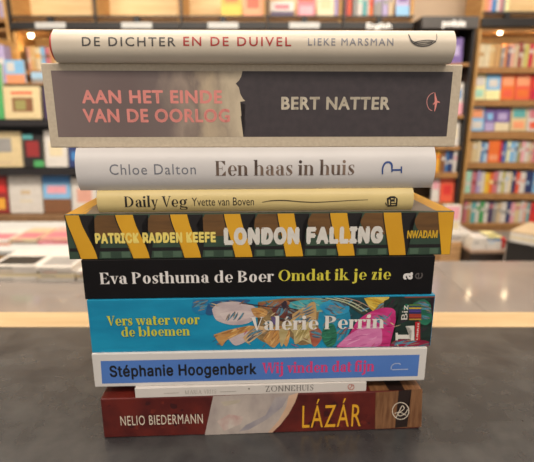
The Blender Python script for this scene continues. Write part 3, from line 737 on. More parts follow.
cr2 = ink('c98a86'); 
B.flat('publisher_emblem', [(B.strk((433.5, 92.6), (429.5, 95), (427, 99.5), (427, 104.5), (429, 109), (432, 110.8), w=.7), cr2),
    (B.strk((434.6, 92.5, .6), (435.2, 97, 1.6), (435.8, 101.6, 2.6), (435.4, 106, 1.8), (434.4, 111.3, .6)), co), (B.strk((432.8, 104.6, .6), (436, 101.8, 1.8), (439.6, 102.4, .8)), co)], 'coral flying bird in a thin arc')
z += B.th
# --- top: cream hardback with red case
B = Book('hardback_book', 'slim cream round-backed book with grey and red capitals, topmost of the stack', (55.2, 47), (452.6, 45), z, .0172, .14, .2690, R(1.2), .005)
B.cover(mat('cream_jacket', 'd0c4b2', .42, .03, 30), .0016, True, name='jacket')
cs = MB(); n = 18
pts = [(B.depth - .001, B.th - .0012)] + [(B.prof(B.th * (n - k) / n) + .0008, .0012 + (B.th - .0024) * (n - k) / n) for k in range(n + 1)] + [(B.depth - .001, .0012)]
inn = [(B.depth - .001, B.th - .0034)] + [(B.prof(B.th * (n - k) / n) + .003, .0034 + (B.th - .0068) * (n - k) / n) for k in range(n + 1)] + [(B.depth - .001, .0034)]
K = len(pts); hh = B.len / 2
for x in (-hh - .0013, -hh + .012):
    cs.v += [(x, a, b) for a, b in pts] + [(x, a, b) for a, b in inn]
i = cs.mi(mat('red_case_cloth', 'b0302c', .5, .08, 300))
for k in range(K - 1):
    for qd in ((k, k + 1, 2 * K + k + 1, 2 * K + k), (K + k + 1, K + k, 3 * K + k, 3 * K + k + 1), (k + 1, k, K + k, K + k + 1)): cs.f.append(qd); cs.m.append(i)
o = cs.build('case_board', B.root); o['label'] = 'red cloth edge showing at the jacket end'
gk = ink('4a4644'); rk = ink('a8322e')
B.flat('title_lettering', [(B.sans('DE DICHTER', 82.2, 175.6, (46.2, 46.0), 37.2, .012, 1.25), gk), (B.sans('EN DE DUIVEL', 183.4, 291.2, (46.0, 45.8), 37.0, .012, 1.25), rk)], 'grey and red spaced capitals')
B.flat('author_lettering', [(B.sans('LIEKE MARSMAN', 308, 393.2, (45.6, 45.4), 38.4, .006, 1.25), ink('84848c'))], 'small grey-blue capitals')
bo = [(B.strk((408.4, 34.2), (410.5, 38.8), (414, 42), (420, 41), (428, 40.2), (435.8, 41.2), w=.8), gk), (B.strk((408.6, 35), (411, 41), (415.5, 44.8), (422, 46.2), (429, 45.2), (435.8, 41.4), w=.9), gk),
      (B.strk((411.5, 40.8), (417, 43), (424, 42.2), (433, 41.8), w=.7), gk), (B.strk((413.5, 43), (419, 44.4), (426, 44), (432, 42.6), w=.7), gk), (B.strk((434.8, 42), (436.6, 38.5), (436.2, 34), w=.5), gk)]
B.flat('boat_emblem', bo, 'small drawn rowing boat')

# ------------------------------------------------------------------ shop behind
def shelf_book_mesh(w, h, d, cm, bm_=None, bandz=.62):
    """upright book, spine to the front: wrapped cover, inset pages, a printed band on the spine"""
    m = MB(); c = .0022
    m.box((0, .004, 0), (c, d, h), cm).box((w - c, .004, 0), (w, d, h), cm)
    ar = min(.006, w * .25)
    b = len(m.v); prof = [(0, .004), (w * .2, .0008), (w * .5, 0), (w * .8, .0008), (w, .004)]
    for x, y in prof: m.v += [(x, y, 0), (x, y, h)]
    for x, y in prof: m.v += [(x, y + .002, 0), (x, y + .002, h)]
    n = len(prof); i = m.mi(cm)
    for k in range(n - 1):
        m.f.append((b + 2 * k, b + 2 * k + 2, b + 2 * k + 3, b + 2 * k + 1)); m.m.append(i)
        m.f.append((b + 2 * k + 1, b + 2 * k + 3, b + 2 * n + 2 * k + 3, b + 2 * n + 2 * k + 1)); m.m.append(i)
    m.box((c, .006, .003), (w - c, d - .003, h - .003), PAGEV)
    if bm_: m.box((w * .12, -.0006, h * bandz), (w * .88, .003, h * (bandz + .16)), bm_)
    return m
def face_book_mesh(w, h, t, cm, pm_, lay=((.14, .2, .86, .62),), pms=None):
    """face-out book: front board with printed areas, pages, back board"""
    m = MB()
    m.box((0, 0, 0), (w, .002, h), cm).box((0, t - .002, 0), (w, t, h), cm).box((0, .002, 0), (.003, t - .002, h), cm).box((.003, .002, .003), (w - .003, t - .002, h - .003), PAGEV)
    for k, (a, b, c, d) in enumerate(lay): m.box((w * a, -.0006 - k * .0003, h * b), (w * c, .001, h * d), (pms or [pm_] * 9)[k])
    return m
NAMES = {'tan': 'b9905c', 'pale cream': 'd2c4a2', 'cream': 'cbb78c', 'light tan': 'c9a670', 'grey': '8f8c88', 'orange-tan': 'c07a48', 'navy': '2c3866', 'pinkish': 'cf9a88', 'beige': 'c3ad8c', 'dark red': '8a2a2a',
 'olive': '8c8650', 'yellow-green': 'b8b060', 'crimson': 'b81f3c', 'white': 'cbc5bd', 'pale blue': '9fbfd6', 'blue': '3f78b0', 'purple': '6b5490', 'lilac': 'a89ac0', 'orange': 'd86a2a', 'yellow': 'd9b43a', 'mint': '9fcdb8', 'rose': 'c0707a',
 'teal': '5aa0a0', 'green': '4a9a5a', 'pink': 'd99aa4', 'red': 'c8302a', 'brown': '7a5236', 'dark purple': '4a3a58', 'coral': 'd8583c', 'light blue': '7fb2d8', 'salmon': 'e0946a', 'pale yellow': 'e4dca0', 'black': '262222', 'golden': 'dca038', 'dark brown': '4a3222'}
def cmx(n): return mat(n.replace(' ', '_').replace('-', '_') + '_book_cover', NAMES[n], .45, .06, 40)
ORD = ['first', 'second', 'third', 'fourth', 'fifth', 'sixth', 'seventh', 'eighth', 'ninth', 'tenth', 'eleventh', 'twelfth', 'thirteenth', 'fourteenth', 'fifteenth', 'sixteenth', 'seventeenth', 'eighteenth', 'nineteenth', 'twentieth']
CASES = []
def row(items, yb, yt, Y, where, group, face=False, depth=.14):
    """a row of books: items (x0, x1, colour, band colour[, top y]); yb, yt pixel bottom and top"""
    zs0 = zpx(yb, Y) + .0006 + (.0028 if face else 0); rr = random.Random(int(yb * 10))
    for k, it in enumerate(items):
        x0, x1, c, bc = it[:4]; zs = zs0
        a = at(x0, yb, Y).x; b = at(x1, yb, Y).x
        top = it[4] if len(it) > 4 else yt + rr.uniform(0, 2.2) * (not face)
        h = zpx(top, Y) - zs
        for c0, c1, d0, d1, bot, tops in CASES:
            if c0 - .04 < (a + b) / 2 < c1 + .04 and d0 < Y < d1:
                nt_ = min(tops, key=lambda q: abs(q - zs))
                if abs(nt_ - zs) < .03: h += zs - nt_ - .0006; zs = nt_ + .0006 + (.0028 if face else 0)
        for c0, c1, d0, d1, bot, tops in CASES:
            if c0 - .04 < (a + b) / 2 < c1 + .04 and d0 < Y < d1:
                a = max(a, c0 + .001); b = min(b, c1 - .001)
                lim = [q for q in bot if q > zs + .06]
                if lim: h = min(h, min(lim) - .003 - zs - (.0 if not face else .002))
        w = b - a - .002
        if w < .006: continue
        if face:
            lay = it[5] if len(it) > 5 else ((.14, .2, .86, .62),)
            pms = [cmx(q) for q in bc] if isinstance(bc, (list, tuple)) else [cmx(bc)] * 4
            m = face_book_mesh(w, h, .022, cmx(c), None, lay, pms)
            nm = 'paperback_book'; lb = '%s cover, %s from the left, %s' % (c, ORD[k], where)
        else:
            m = shelf_book_mesh(w, h, depth - rr.uniform(0, .02), cmx(c), cmx(bc) if bc else None, rr.uniform(.35, .7))
            nm = 'shelved_book'; lb = '%s spine, %s from the left, %s' % (c, ORD[k], where)
        o = m.build(nm, None, 0, (a + .001, Y + rr.uniform(0, .012) * (not face), zs))
        if face: o.rotation_euler = (R(-6), 0, 0)
        tag(o, lb, 'book', group)

def bookcase(label, x0, x1, Y, depth, shelves, zt, side=WOOD, shelfm=WOODX, backm=WOODB, header=None, group=None, left=True, right=True, kick=True):
    """upright case with sides, back and boards; shelves: (z top, thickness)"""
    r = empty('bookcase', ((x0 + x1) / 2, Y, 0), 0, label, 'bookcase', group)
    hw = (x1 - x0) / 2
    CASES.append((x0 + .0225, x1 - .0225, Y - .05, Y + depth, [zz - th for zz, th in shelves], [zz for zz, th in shelves]))
    if left: MB().box((-hw, 0, 0), (-hw + .022, depth, zt), side).build('side_panel', r, .0015)
    if right: MB().box((hw - .022, 0, 0), (hw, depth, zt), side).build('side_panel', r, .0015)
    MB().box((-hw + .022, depth - .012, 0), (hw - .022, depth, zt), backm).build('back_panel', r)
    for zz, th in shelves:
        MB().box((-hw + .022, .003, zz - th), (hw - .022, depth - .012, zz), shelfm).build('shelf', r, .0015)
    if kick: MB().box((-hw + .022, .02, 0), (hw - .022, .035, shelves[-1][0] - shelves[-1][1]), shelfm).build('plinth', r)
    return r, hw
RED_X0 = at(480.5, 20, LY).x
# --- right bookcase
rb = [(67, 73), (100, 106), (131.5, 139), (162.5, 168.5), (193.5, 199.5), (223.5, 227)]
shv = [(zpx(a, LY), zpx(a, LY) - zpx(b, LY)) for a, b in rb]
zhd0, zhd1 = zpx(31, LY), zpx(14, LY)
shv_all = [(zhd1, .03), (zhd0 + .025, .025)] + shv
xr1 = RED_X0 + 1.05
rr_, hw = bookcase('tan wood bookcase at the right with six rows of colourful books', RED_X0, xr1, LY, .30, shv_all, 2.35)
MB().box((-hw, -.03, zpx(27, LY)), (hw, .0, zpx(18.5, LY)), BLACK).build('fascia', rr_, .002)['label'] = 'black header board'
MB().box((-hw, -.035, zhd1 - .004), (hw, -.02, zhd1 + .012), BLACK).build('rail', rr_, .001)
for x in (505.5,):
    X_ = at(x, 16, LY).x - (RED_X0 + xr1) / 2
    MB().box((X_ - .02, -.035, zpx(19, LY)), (X_ + .02, -.005, zhd1), BLACK).build('bracket', rr_, .001)
def strip_lamp(x, y, where, parentless=True):
    p = at(x, y, LY + .05)
    r = empty('spotlight', p, 0, 'small warm lamp %s' % where, 'lamp', 'lamps under the header boards')
    MB().cyl((0, 0, 0.012), .026, max(.006, zhd0 - p.z - .02), BLACK, 18).build('housing', r)
    MB().cyl((0, 0, -.012), .012, .026, glow('warm_lamp_glow', 'ffe6b8', 16), 18, .020).build('bulb', r)
    l = bpy.data.lights.new('lamp_light', 'SPOT'); l.energy = 2.6; l.color = (1, .78, .48); l.spot_size = R(150); l.spot_blend = .8; l.shadow_soft_size = .02
    o = bpy.data.objects.new('lamp_light', l); COL.objects.link(o); o.parent = r; o.location = (0, 0, -.02)
strip_lamp(500, 32.5, 'under the right header board, above the cream and tan spines')
strip_lamp(541, 32.5, 'under the right header board, beyond the right picture edge')
strip_lamp(31, 36, 'at the upper left, above the lit shelf')
G = 'books on the right bookcase'
row([(484.5, 489, 'salmon', 'pink'), (489, 492, 'pink', 'white'), (492, 496.5, 'blue', 'light blue'), (496.5, 500, 'white', 'light blue'), (500, 502.5, 'rose', 'white'), (502.5, 505.5, 'grey', 'teal'), (505.5, 509.5, 'pale yellow', 'yellow')], 13.2, -20, LY + .02, 'above the black header board at upper right', 'books above the right header board')
r1 = [(474.5, 478, 'tan', 0), (478, 483.5, 'pale cream', 'tan'), (483.5, 489, 'pale cream', 0), (489, 494.5, 'light tan', 'cream', 44), (494.5, 500, 'tan', 0, 44), (500.5, 503.5, 'grey', 'white', 46), (503.5, 507, 'orange-tan', 0), (507, 510, 'navy', 'white', 46), (510, 513.8, 'pinkish', 'white'), (514, 518, 'beige', 0), (518, 521, 'dark red', 'white', 42), (521, 524, 'beige', 'brown'), (524, 528, 'yellow-green', 0), (528, 532.5, 'crimson', 'white'), (532.5, 537.5, 'light tan', 0)]
row(r1, 67, 42.5, LY + .02, 'top row of right bookcase', G)
PL = {'a': ((.1, .55, .9, .92), (.15, .1, .85, .4)), 'b': ((.0, .0, 1, .38), (.2, .5, .8, .8)), 'c': ((.2, .3, .8, .7),)}
row([(471.5, 484.6, 'pale yellow', ['white', 'mint'], 74, PL['a']), (485, 499.6, 'light blue', ['pale yellow', 'white'], 74, PL['b']), (500, 513.8, 'orange', ['salmon', 'coral'], 74, PL['a']), (514.2, 529.6, 'coral', ['salmon', 'orange'], 74, PL['a']), (530, 545, 'red', ['crimson', 'coral'], 75, PL['b'])], 100, 74, LY + .03, 'second row of right bookcase', G, True)
row([(469, 483.4, 'light blue', ['salmon', 'white'], 106.5, PL['a']), (484, 493.8, 'purple', ['lilac', 'light blue'], 109, PL['b']), (494.2, 508.8, 'purple', ['pale cream', 'lilac'], 109, PL['b']), (510, 526, 'cream', ['teal', 'salmon'], 107, PL['a']), (526.6, 541, 'white', ['rose', 'coral'], 108, PL['a'])], 131.5, 107, LY + .03, 'third row of right bookcase', G, True)
row([(467, 471.5, 'tan', 0), (471.5, 476, 'cream', 'white'), (476, 480, 'pale cream', 0), (480, 483, 'blue', 'white'), (483, 487.5, 'pale blue', 'navy'), (500.8, 503.6, 'purple', 'white'), (503.6, 506, 'blue', 0), (506, 509, 'pale yellow', 'grey'), (509, 513.4, 'light blue', 'white'), (513.4, 516.4, 'pale blue', 'navy'), (516.4, 520, 'olive', 'white'), (520, 524, 'pink', 'white'), (524, 528, 'white', 'rose'), (528, 531.5, 'beige', 'grey'), (531.5, 536, 'rose', 'white')], 162.5, 141, LY + .02, 'fourth row of right bookcase', G)
tag(face_book_mesh(at(500.6, 162, LY).x - at(488, 162, LY).x, zpx(141, LY) - zpx(162.5, LY), .03, cmx('orange'), None, ((.82, 0, 1, 1), (.1, .1, .75, .35)), [cmx('red'), cmx('salmon')]).build('paperback_book', None, 0, (at(488, 162, LY).x, LY + .01, zpx(162.5, LY) + .001)), 'orange cover with red edge facing out among spines on the fourth row', 'book', G)
row([(464, 470.5, 'mint', 'white'), (470.8, 475.4, 'rose', 'dark red'), (475.8, 479.6, 'lilac', 'white'), (480, 483.4, 'white', 0), (483.6, 488.4, 'yellow', 'golden'), (488.6, 492.4, 'orange', 'pale yellow'), (492.6, 497, 'rose', 'brown'), (497.4, 501, 'white', 'grey'), (501.2, 504, 'yellow-green', 'white'), (504.2, 507.6, 'white', 'pale blue'), (507.8, 511, 'pale cream', 0), (511.2, 514.6, 'navy', 'white'), (515, 518.6, 'coral', 'white'), (518.8, 524.4, 'white', 'pinkish'), (524.8, 528.4, 'navy', 'pale blue'), (528.6, 532, 'navy', 0), (532.2, 536.4, 'light blue', 'white')], 193.5, 171, LY + .02, 'fifth row of right bookcase', G)
row([(462.6, 466, 'rose', 'white'), (466.2, 469.8, 'tan', 'white'), (470, 474.6, 'teal', 'white'), (475, 478.8, 'white', 'green'), (479.2, 483, 'green', 'white'), (483.4, 487.6, 'white', 'grey'), (488, 492, 'dark purple', 'rose'), (492.4, 496, 'grey', 'white'), (496.2, 500, 'beige', 'grey'), (500.2, 505.6, 'white', 'grey'), (506, 509.4, 'navy', 'white'), (509.8, 513.8, 'pink', 'white'), (514, 518.6, 'cream', 'rose'), (519, 522.6, 'white', 'pink'), (522.8, 526, 'pinkish', 'white'), (526.2, 529.2, 'teal', 'white'), (529.4, 536, 'red', 'crimson')], 223.5, 201, LY + .02, 'lowest row of right bookcase', G)

# --- poetry case with dark frame
PY = 3.55
px0, px1 = at(421, 23, PY).x, at(477, 23, PY).x
prow = [(63, 66), (115, 118.5), (146.5, 150), (172.5, 178), (203, 207)]
shp = [(zpx(17, PY), .02)] + [(zpx(a, PY), zpx(a, PY) - zpx(b, PY)) for a, b in prow]
pr, hw = bookcase('narrow black-framed bookcase under a dark grey header, left of the tan one', px0, px1, PY, .28, shp, zpx(17, PY), BLACK, WOODX, mat('dark_back_panel', '5a4632', .6, .1, 8))
hd = MB().box((-hw, -.03, zpx(29, PY)), (hw, 0, zpx(17, PY)), GREYM).build('header_board', pr, .002); hd['label'] = 'dark grey header board'; hd.location = (0, 0, 0)
SIGNW = mat('white_sign_lettering', 'f4f2ee', .5, .01, 30)
def sign_text(txt, parent, x, zc, y, wpx, hpx, Y, m, bold=.01):
    k = (at(300, 25, Y).x - at(299, 25, Y).x)
    q = sans_text(txt, bold); xs_ = [a for p in q for a, b in p]; lo, hi = min(xs_), max(xs_); cap = sans_cap(bold)
    mb = MB()
    for i_, p in enumerate(q): mb.quad([(x + ((a - lo) / (hi - lo) - .5) * wpx * k, y - ((i_ * 11) % 31) * .00003, zc + (b / cap - .5) * hpx * k) for a, b in p], m)
    return mb.build('sign_lettering', parent)
cx = (px0 + px1) / 2
sign_text('poëzie', hd, at(452.5, 22.5, PY).x - cx, zpx(23.6, PY), -.0315, 23, 6.0, PY, SIGNW, .05)
G2 = 'books in the dark framed bookcase'
row([(429, 443, 'white', ['rose', 'grey'], 37, PL['a']), (444.6, 462, 'purple', ['lilac', 'navy'], 38, PL['c'])], 63, 37, PY + .03, 'under the dark grey header', G2, True)
row([(440, 446, 'beige', 0, 70), (446, 450, 'rose', 0, 69), (450, 454, 'tan', 0, 68), (454, 458.5, 'pinkish', 'brown', 68), (458.5, 463.5, 'brown', 'beige', 67)], 84, 68, PY + .12, 'dim back of black-framed case', G2)
row([(441, 451, 'light blue', ['white', 'navy'], 84, PL['a']), (452, 462, 'white', ['pink', 'blue'], 83, PL['b'])], 115, 84, PY + .03, 'second shelf of black-framed case', G2, True)
row([(438, 446, 'pale cream', ['white', 'tan'], 121, PL['c']), (447, 458.5, 'white', ['pale cream', 'grey'], 120, PL['c'])], 146.5, 120, PY + .03, 'third shelf of black-framed case', G2, True)
row([(435, 439.6, 'golden', 'orange'), (440, 444.6, 'brown', 'white'), (444.8, 447.6, 'blue', 'white'), (447.8, 452.4, 'navy', 'white'), (452.6, 456, 'white', 'pink'), (456.2, 459.6, 'lilac', 'white')], 172.5, 150.5, PY + .02, 'fourth shelf of black-framed case', G2)
row([(431, 438.6, 'white', ['pink', 'white'], 179.5, PL['a']), (439.4, 455.6, 'coral', ['red', 'orange'], 178.5, PL['c'])], 203, 179, PY + .03, 'fifth shelf of black-framed case', G2, True)

# --- long wall of bookcases behind the stack
edges = [10, 95, 180.5, 266.5, 342, 413.5]
WX = [at(e, 16, LY).x for e in edges]; GAP = .002
wrows = [(70, 75), (105, 110), (139, 144), (171, 176), (203, 208)]
shw = [(zpx(a, LY), zpx(a, LY) - zpx(b, LY)) for a, b in wrows]
wz1 = zpx(17.5, LY)
wherew = ['at the left edge, a lamp under its header', 'second from the left above the stack', 'above the middle of the stack', 'right of the middle above the stack', 'beside the dark grey header']
for i in range(5):
    r, hw = bookcase('bay of the tan wood wall shelving %s' % wherew[i], WX[i] + GAP, WX[i + 1] - GAP, LY, .30, [(wz1, .03), (zpx(31, LY) + .02, .022)] + shw, 2.35, side=WOOD, group='bays of the wall shelving')
    fa = MB().box((-hw, -.03, zpx(29.6, LY)), (hw, 0, zpx(22.6, LY)), BLACK).build('fascia', r, .002); fa['label'] = 'black header board'
    MB().box((-hw, -.035, wz1 - .004), (hw, -.02, wz1 + .008), BLACK).build('rail', r, .001)
    MB().box((-hw + .0005, -.036, zpx(31, LY)), (-hw + .016, .0, 2.35), BLACK).build('upright', r, .001)
    c = (WX[i] + WX[i + 1]) / 2
    for lx, txt in ((52.5, None), (138, None), (223.5, None), (304, None), (378, 'English')):
        X_ = at(lx, 26, LY).x
        if WX[i] < X_ < WX[i + 1]:
            w_ = .115
            if txt:
                sign_text(txt, fa, X_ - c, zpx(26.3, LY), -.032, 25, 5.2, LY, SIGNW, .04)
            else:
                pl = MB().box((X_ - c - w_, -.037, zpx(29.2, LY)), (X_ - c + w_, -.031, zpx(23.2, LY)), PLATE).build('sign_plate', fa, .001); pl['label'] = 'white shelf sign'
            MB().box((X_ - c - .02, -.034, zpx(22.6, LY)), (X_ - c + .02, -.005, wz1), BLACK).build('bracket', r, .001)
G3 = 'books above the black header boards'
def up(items, where): row(items, 16.5, -14, LY + .02, where, G3, True)
up([(221, 242, 'golden', ['yellow', 'orange'], -14, PL['b']), (243, 263, 'salmon', ['coral', 'salmon'], -14, PL['c'])], 'on the upper ledge above the middle sign')
up([(270, 294, 'white', ['dark purple', 'rose'], 1, PL['b']), (297, 315.5, 'rose', ['coral', 'pink'], -12, PL['a']), (317, 334, 'pale cream', ['cream', 'tan'], -12, PL['c'])], 'on the upper ledge right of the middle')
row([(334.4, 338, 'lilac', 0), (343.6, 347, 'rose', 'coral'), (347.2, 351.4, 'coral', 'pink'), (353, 357, 'grey', 0), (357.4, 362.4, 'white', 'mint'), (362.6, 366.6, 'teal', 'white'), (366.8, 369, 'white', 0), (369.2, 373, 'orange', 'red'), (373.4, 376.4, 'grey', 'lilac'), (376.6, 382, 'grey', 'lilac'), (382.2, 388, 'lilac', 'grey'), (388.4, 393.4, 'beige', 'grey')], 16.5, -14, LY + .02, 'on the upper ledge towards the dark grey header', G3)
up([(395.5, 415.5, 'lilac', ['light blue', 'purple'], -14, PL['b'])], 'on the upper ledge next to the dark grey header')
row([(25.2, 28, 'dark brown', 0), (28.2, 31, 'pinkish', 'white'), (31.2, 36, 'light tan', 'cream'), (36.2, 41.8, 'pale cream', 'golden'), (42, 46, 'light blue', 'grey'), (46.2, 51, 'rose', 'brown'), (51.2, 55.4, 'tan', 'orange-tan'), (55.6, 60, 'pale cream', 0), (60.2, 65, 'beige', 'white'), (65.2, 70, 'brown', 0)], 70, 46, LY + .02, 'on the lit shelf at upper left', 'books on the lit shelf at upper left')
# end panel and the bay beyond, at the left edge
MB_ = MB().box((-.012, 0, 0), (.012, .36, zpx(36, LY - .37)), WOOD).build('end_panel', None, .002, (at(20, 60, LY).x, LY - .37, 0)); tag(MB_, 'tan wooden end panel slanting beside the lit shelf at upper left', 'panel')
xl = at(-72, 16, LY).x
r, hw = bookcase('bay of tan shelving cut off by the left edge of the picture', xl, WX[0] - .02, LY, .30, [(wz1, .03), (zpx(31, LY) + .02, .022)] + shw, 2.35, side=WOOD, group='bays of the wall shelving')
row([(-6, -1, 'yellow', 'white'), (-.6, 3, 'lilac', 'white'), (3.2, 7, 'pale cream', 'yellow')], 16.5, -10, LY + .02, 'on the ledge at the far upper left corner', G3)
row([(-20, -15, 'blue', 'white'), (-14.6, -10, 'white', 'navy'), (-9.8, -6, 'lilac', 'white')], 70, 46, LY + .02, 'on the shelf edge left of the tan end panel', 'books left of the end panel')

# --- black display rack at the left
RY = 2.9
rk_x0, rk_x1 = at(-45, 130, RY).x, at(118, 130, RY).x
rk = empty('display_rack', ((rk_x0 + rk_x1) / 2, RY, 0), 0, 'black tiered rack with face-out covers at the left', 'rack')
hw = (rk_x1 - rk_x0) / 2
zt = zpx(83.5, RY)
RB = mat('black_rack_board', '211e20', .5, .15, 30)
MB().box((-hw, .10, 0), (hw, .13, zt), RB).build('back_board', rk, .002)
MB().box((-hw, .0, 0), (-hw + .02, .10, zt), RB).build('side_panel', rk, .002)
MB().box((hw - .02, .0, 0), (hw, .10, zt), RB).build('side_panel', rk, .002)
tiers = [(120.5, 126), (168.5, 175)]
for a, b in tiers:
    MB().box((-hw + .02, -.02, zpx(b, RY)), (hw - .02, .10, zpx(a, RY) - .006), RB).build('shelf', rk, .002)
    MB().box((-hw + .02, -.026, zpx(b, RY)), (hw - .02, -.02, zpx(a, RY) + .004), RB).build('shelf_lip', rk, .001)
MB().box((-hw - .01, -.05, zpx(224, RY)), (hw + .01, .10, zpx(214, RY)), mat('brown_ledge_wood', '8a6a4a', .5, c2='7a5a3c', scale=6, stretch=(10, 1, 1))).build('ledge', rk, .003)
MB().box((-hw + .03, .0, 0), (hw - .03, .09, zpx(224, RY)), RB).build('plinth', rk)
G4 = 'covers on the black rack'
def rack(items, yb, where): row(items, yb, yb - 38, RY, where, G4, True)
rack([(-19, 5, 'green', ['olive', 'pale cream'], 63, PL['c']), (5.4, 41.5, 'cream', ['brown', 'olive', 'coral'], 86, ((.22, .22, .80, .66), (.3, .28, .6, .58), (.2, .76, .8, .84))), (45, 70, 'dark purple', ['grey', 'white'], 88, PL['c'])], 119.5, 'top tier of black rack')
rack([(-12, 23, 'cream', ['grey', 'beige'], 131.5, ((.28, .42, .72, .82), (.3, .1, .7, .16))), (24.4, 44.6, 'black', ['dark red', 'green', 'teal'], 134.5, ((.16, .32, .8, .8), (.5, 0, 1, .2), (0, .86, .5, 1))), (46, 68.4, 'white', ['pale cream', 'pinkish'], 130.5, PL['c']), (69, 84, 'navy', ['blue', 'white'], 145, PL['c'])], 167.5, 'middle tier of black rack')
rack([(-14, 10, 'dark red', ['red', 'golden'], 176, PL['a']), (11, 43.6, 'white', ['pale cream', 'beige'], 175.5, ((.3, .3, .7, .34), (.35, .5, .65, .6))), (44.6, 72, 'light blue', ['brown', 'pink', 'blue'], 175.5, ((0, 0, 1, .38), (.15, .52, .85, .72), (0, .8, 1, 1))), (73, 98, 'white', ['pinkish', 'grey'], 178, PL['c'])], 213.5, 'lowest tier of black rack')
# two books standing behind the rack's upper edge
tag(face_book_mesh(.125, zpx(60, 3.2) - zpx(83, 3.2), .02, cmx('light blue'), None, ((0, 0, 1, .38), (.1, .5, .5, .9)), [cmx('salmon'), cmx('white')]).build('paperback_book', None, 0, (at(7, 82, 3.2).x, 3.2, zpx(83, 3.2))), 'light blue and salmon cover standing above the left rack under the end panel', 'book')
tag(face_book_mesh(.1, .07, .02, cmx('pale blue'), None, ((0, 0, 1, .4),), [cmx('grey')]).build('paperback_book', None, 0, (at(32, 82, 3.2).x, 3.2, zpx(83, 3.2))), 'small pale blue book standing below the lit shelf at left', 'book')
bx0, bx1 = at(-34, 83, 3.2).x, at(80, 83, 3.2).x
MBl = empty('low_cabinet', ((bx0 + bx1) / 2, 3.19, 0), 0, 'dark low cabinet standing directly behind the black rack', 'cabinet')
MB().box((-(bx1 - bx0) / 2, 0, 0), ((bx1 - bx0) / 2, .11, zpx(83, 3.2) - .02), RB).build('body', MBl, .003)
MB().box((-(bx1 - bx0) / 2 - .01, -.01, zpx(83, 3.2) - .02), ((bx1 - bx0) / 2 + .01, .12, zpx(83, 3.2)), WOODX).build('cabinet_top', MBl, .003)

for a_, b_, y_, c_, q_, n_ in ((-9, -3.5, 42, 'white', 'lilac', 'left'), (-3, 4.6, 45, 'lilac', 'white', 'right')):
    z_ = zpx(83, 3.2) + .0006
    tag(shelf_book_mesh(at(b_, 60, 3.2).x - at(a_, 60, 3.2).x, zpx(y_, 3.2) - z_, .09, cmx(c_), cmx(q_), .5).build('shelved_book', None, 0, (at(a_, 60, 3.2).x, 3.2, z_)), '%s book standing at the far left before the tan end panel' % c_, 'book', 'books before the end panel')
# --- magazines lying on the back of the low table, left
MG = 'flat books piled at the left'
MY = yfar - .30
def pile(name, x0, x1, Y, z0, items, d, where):
    zz = z0 + .0004; rr = random.Random(int(x0) + 99)
    for k, (c, t, pc) in enumerate(items):
        a = at(x0, 250, Y).x + rr.uniform(-.006, .006); b = at(x1, 250, Y).x + rr.uniform(-.006, .006)
        m = MB(); cm_ = cmx(c)
        w = b - a; s_ = .0015
        m.box((0, 0, t - s_), (w, d, t), cm_).box((0, 0, 0), (w, d, s_), cm_).box((0, 0, s_), (w, .0015, t - s_), cm_).box((.002, .0015, s_), (w - .002, d - .002, t - s_), PAGE)
        if pc: m.box((w * .1, d * .1, t - .0005), (w * .9, d * .55, t + .0006), cmx(pc)); m.box((w * .12, -.0005, t * .35), (w * .5, .001, t * .65), cmx(pc))
        o = m.build('paperback_book', None, 0, (a, Y + rr.uniform(-.004, .004), zz)); o.rotation_euler.z = R(rr.uniform(-1.5, 1.5))
        lev = ['at the bottom', 'second from the bottom', 'third from the bottom', 'fourth from the bottom', 'fifth from the bottom', 'sixth from the bottom'][k]
        tag(o, '%s book %s of the %s' % (c, lev, where), 'book', MG if x0 < 200 else 'flat books piled at the right')
        zz += t + .0004
    return zz
pile('m', -14, 33, yfar - .19, LOW_Z, [('white', .012, 'grey'), ('pale cream', .011, None), ('white', .012, 'beige'), ('white', .010, 'black')], .17, 'leftmost pile on the glossy table')
pile('m', 34, 71, yfar - .20, LOW_Z, [('white', .012, None), ('pale cream', .012, 'grey'), ('white', .011, 'pinkish'), ('white', .012, 'grey')], .18, 'second pile on the glossy table')
pile('m', 72, 112, yfar - .20, LOW_Z, [('white', .012, None), ('cream', .012, 'grey'), ('white', .011, 'pinkish')], .18, 'third pile on the glossy table')
# low plinth behind the glossy table with more flat books
zq = zpx(236, 2.0)
lp = empty('low_plinth', (at(40, 236, 1.9).x, 1.78, 0), 0, 'pale low plinth of flat books between the glossy table and the black rack', 'plinth')
MB().box((-.45, 0, 0), (.45, .5, zq - .02), WOOD).build('body', lp, .003)
MB().box((-.46, -.01, zq - .02), (.46, .51, zq), PLATE).build('plinth_top', lp, .003)
pile('m', -18, 10, 1.84, zq, [('pinkish', .012, 'white'), ('white', .012, 'rose')], .2, 'left pile on the pale plinth')
pile('m', 12, 38, 1.86, zq, [('white', .012, 'grey'), ('beige', .012, 'rose')], .2, 'middle pile on the pale plinth')
pile('m', 40, 68, 1.86, zq, [('rose', .014, 'pink'), ('pinkish', .012, 'rose')], .2, 'right pile on the pale plinth')
pile('m', 70, 100, 1.86, zq, [('white', .014, 'pink'), ('cream', .012, 'rose')], .2, 'plinth pile half behind the stack')

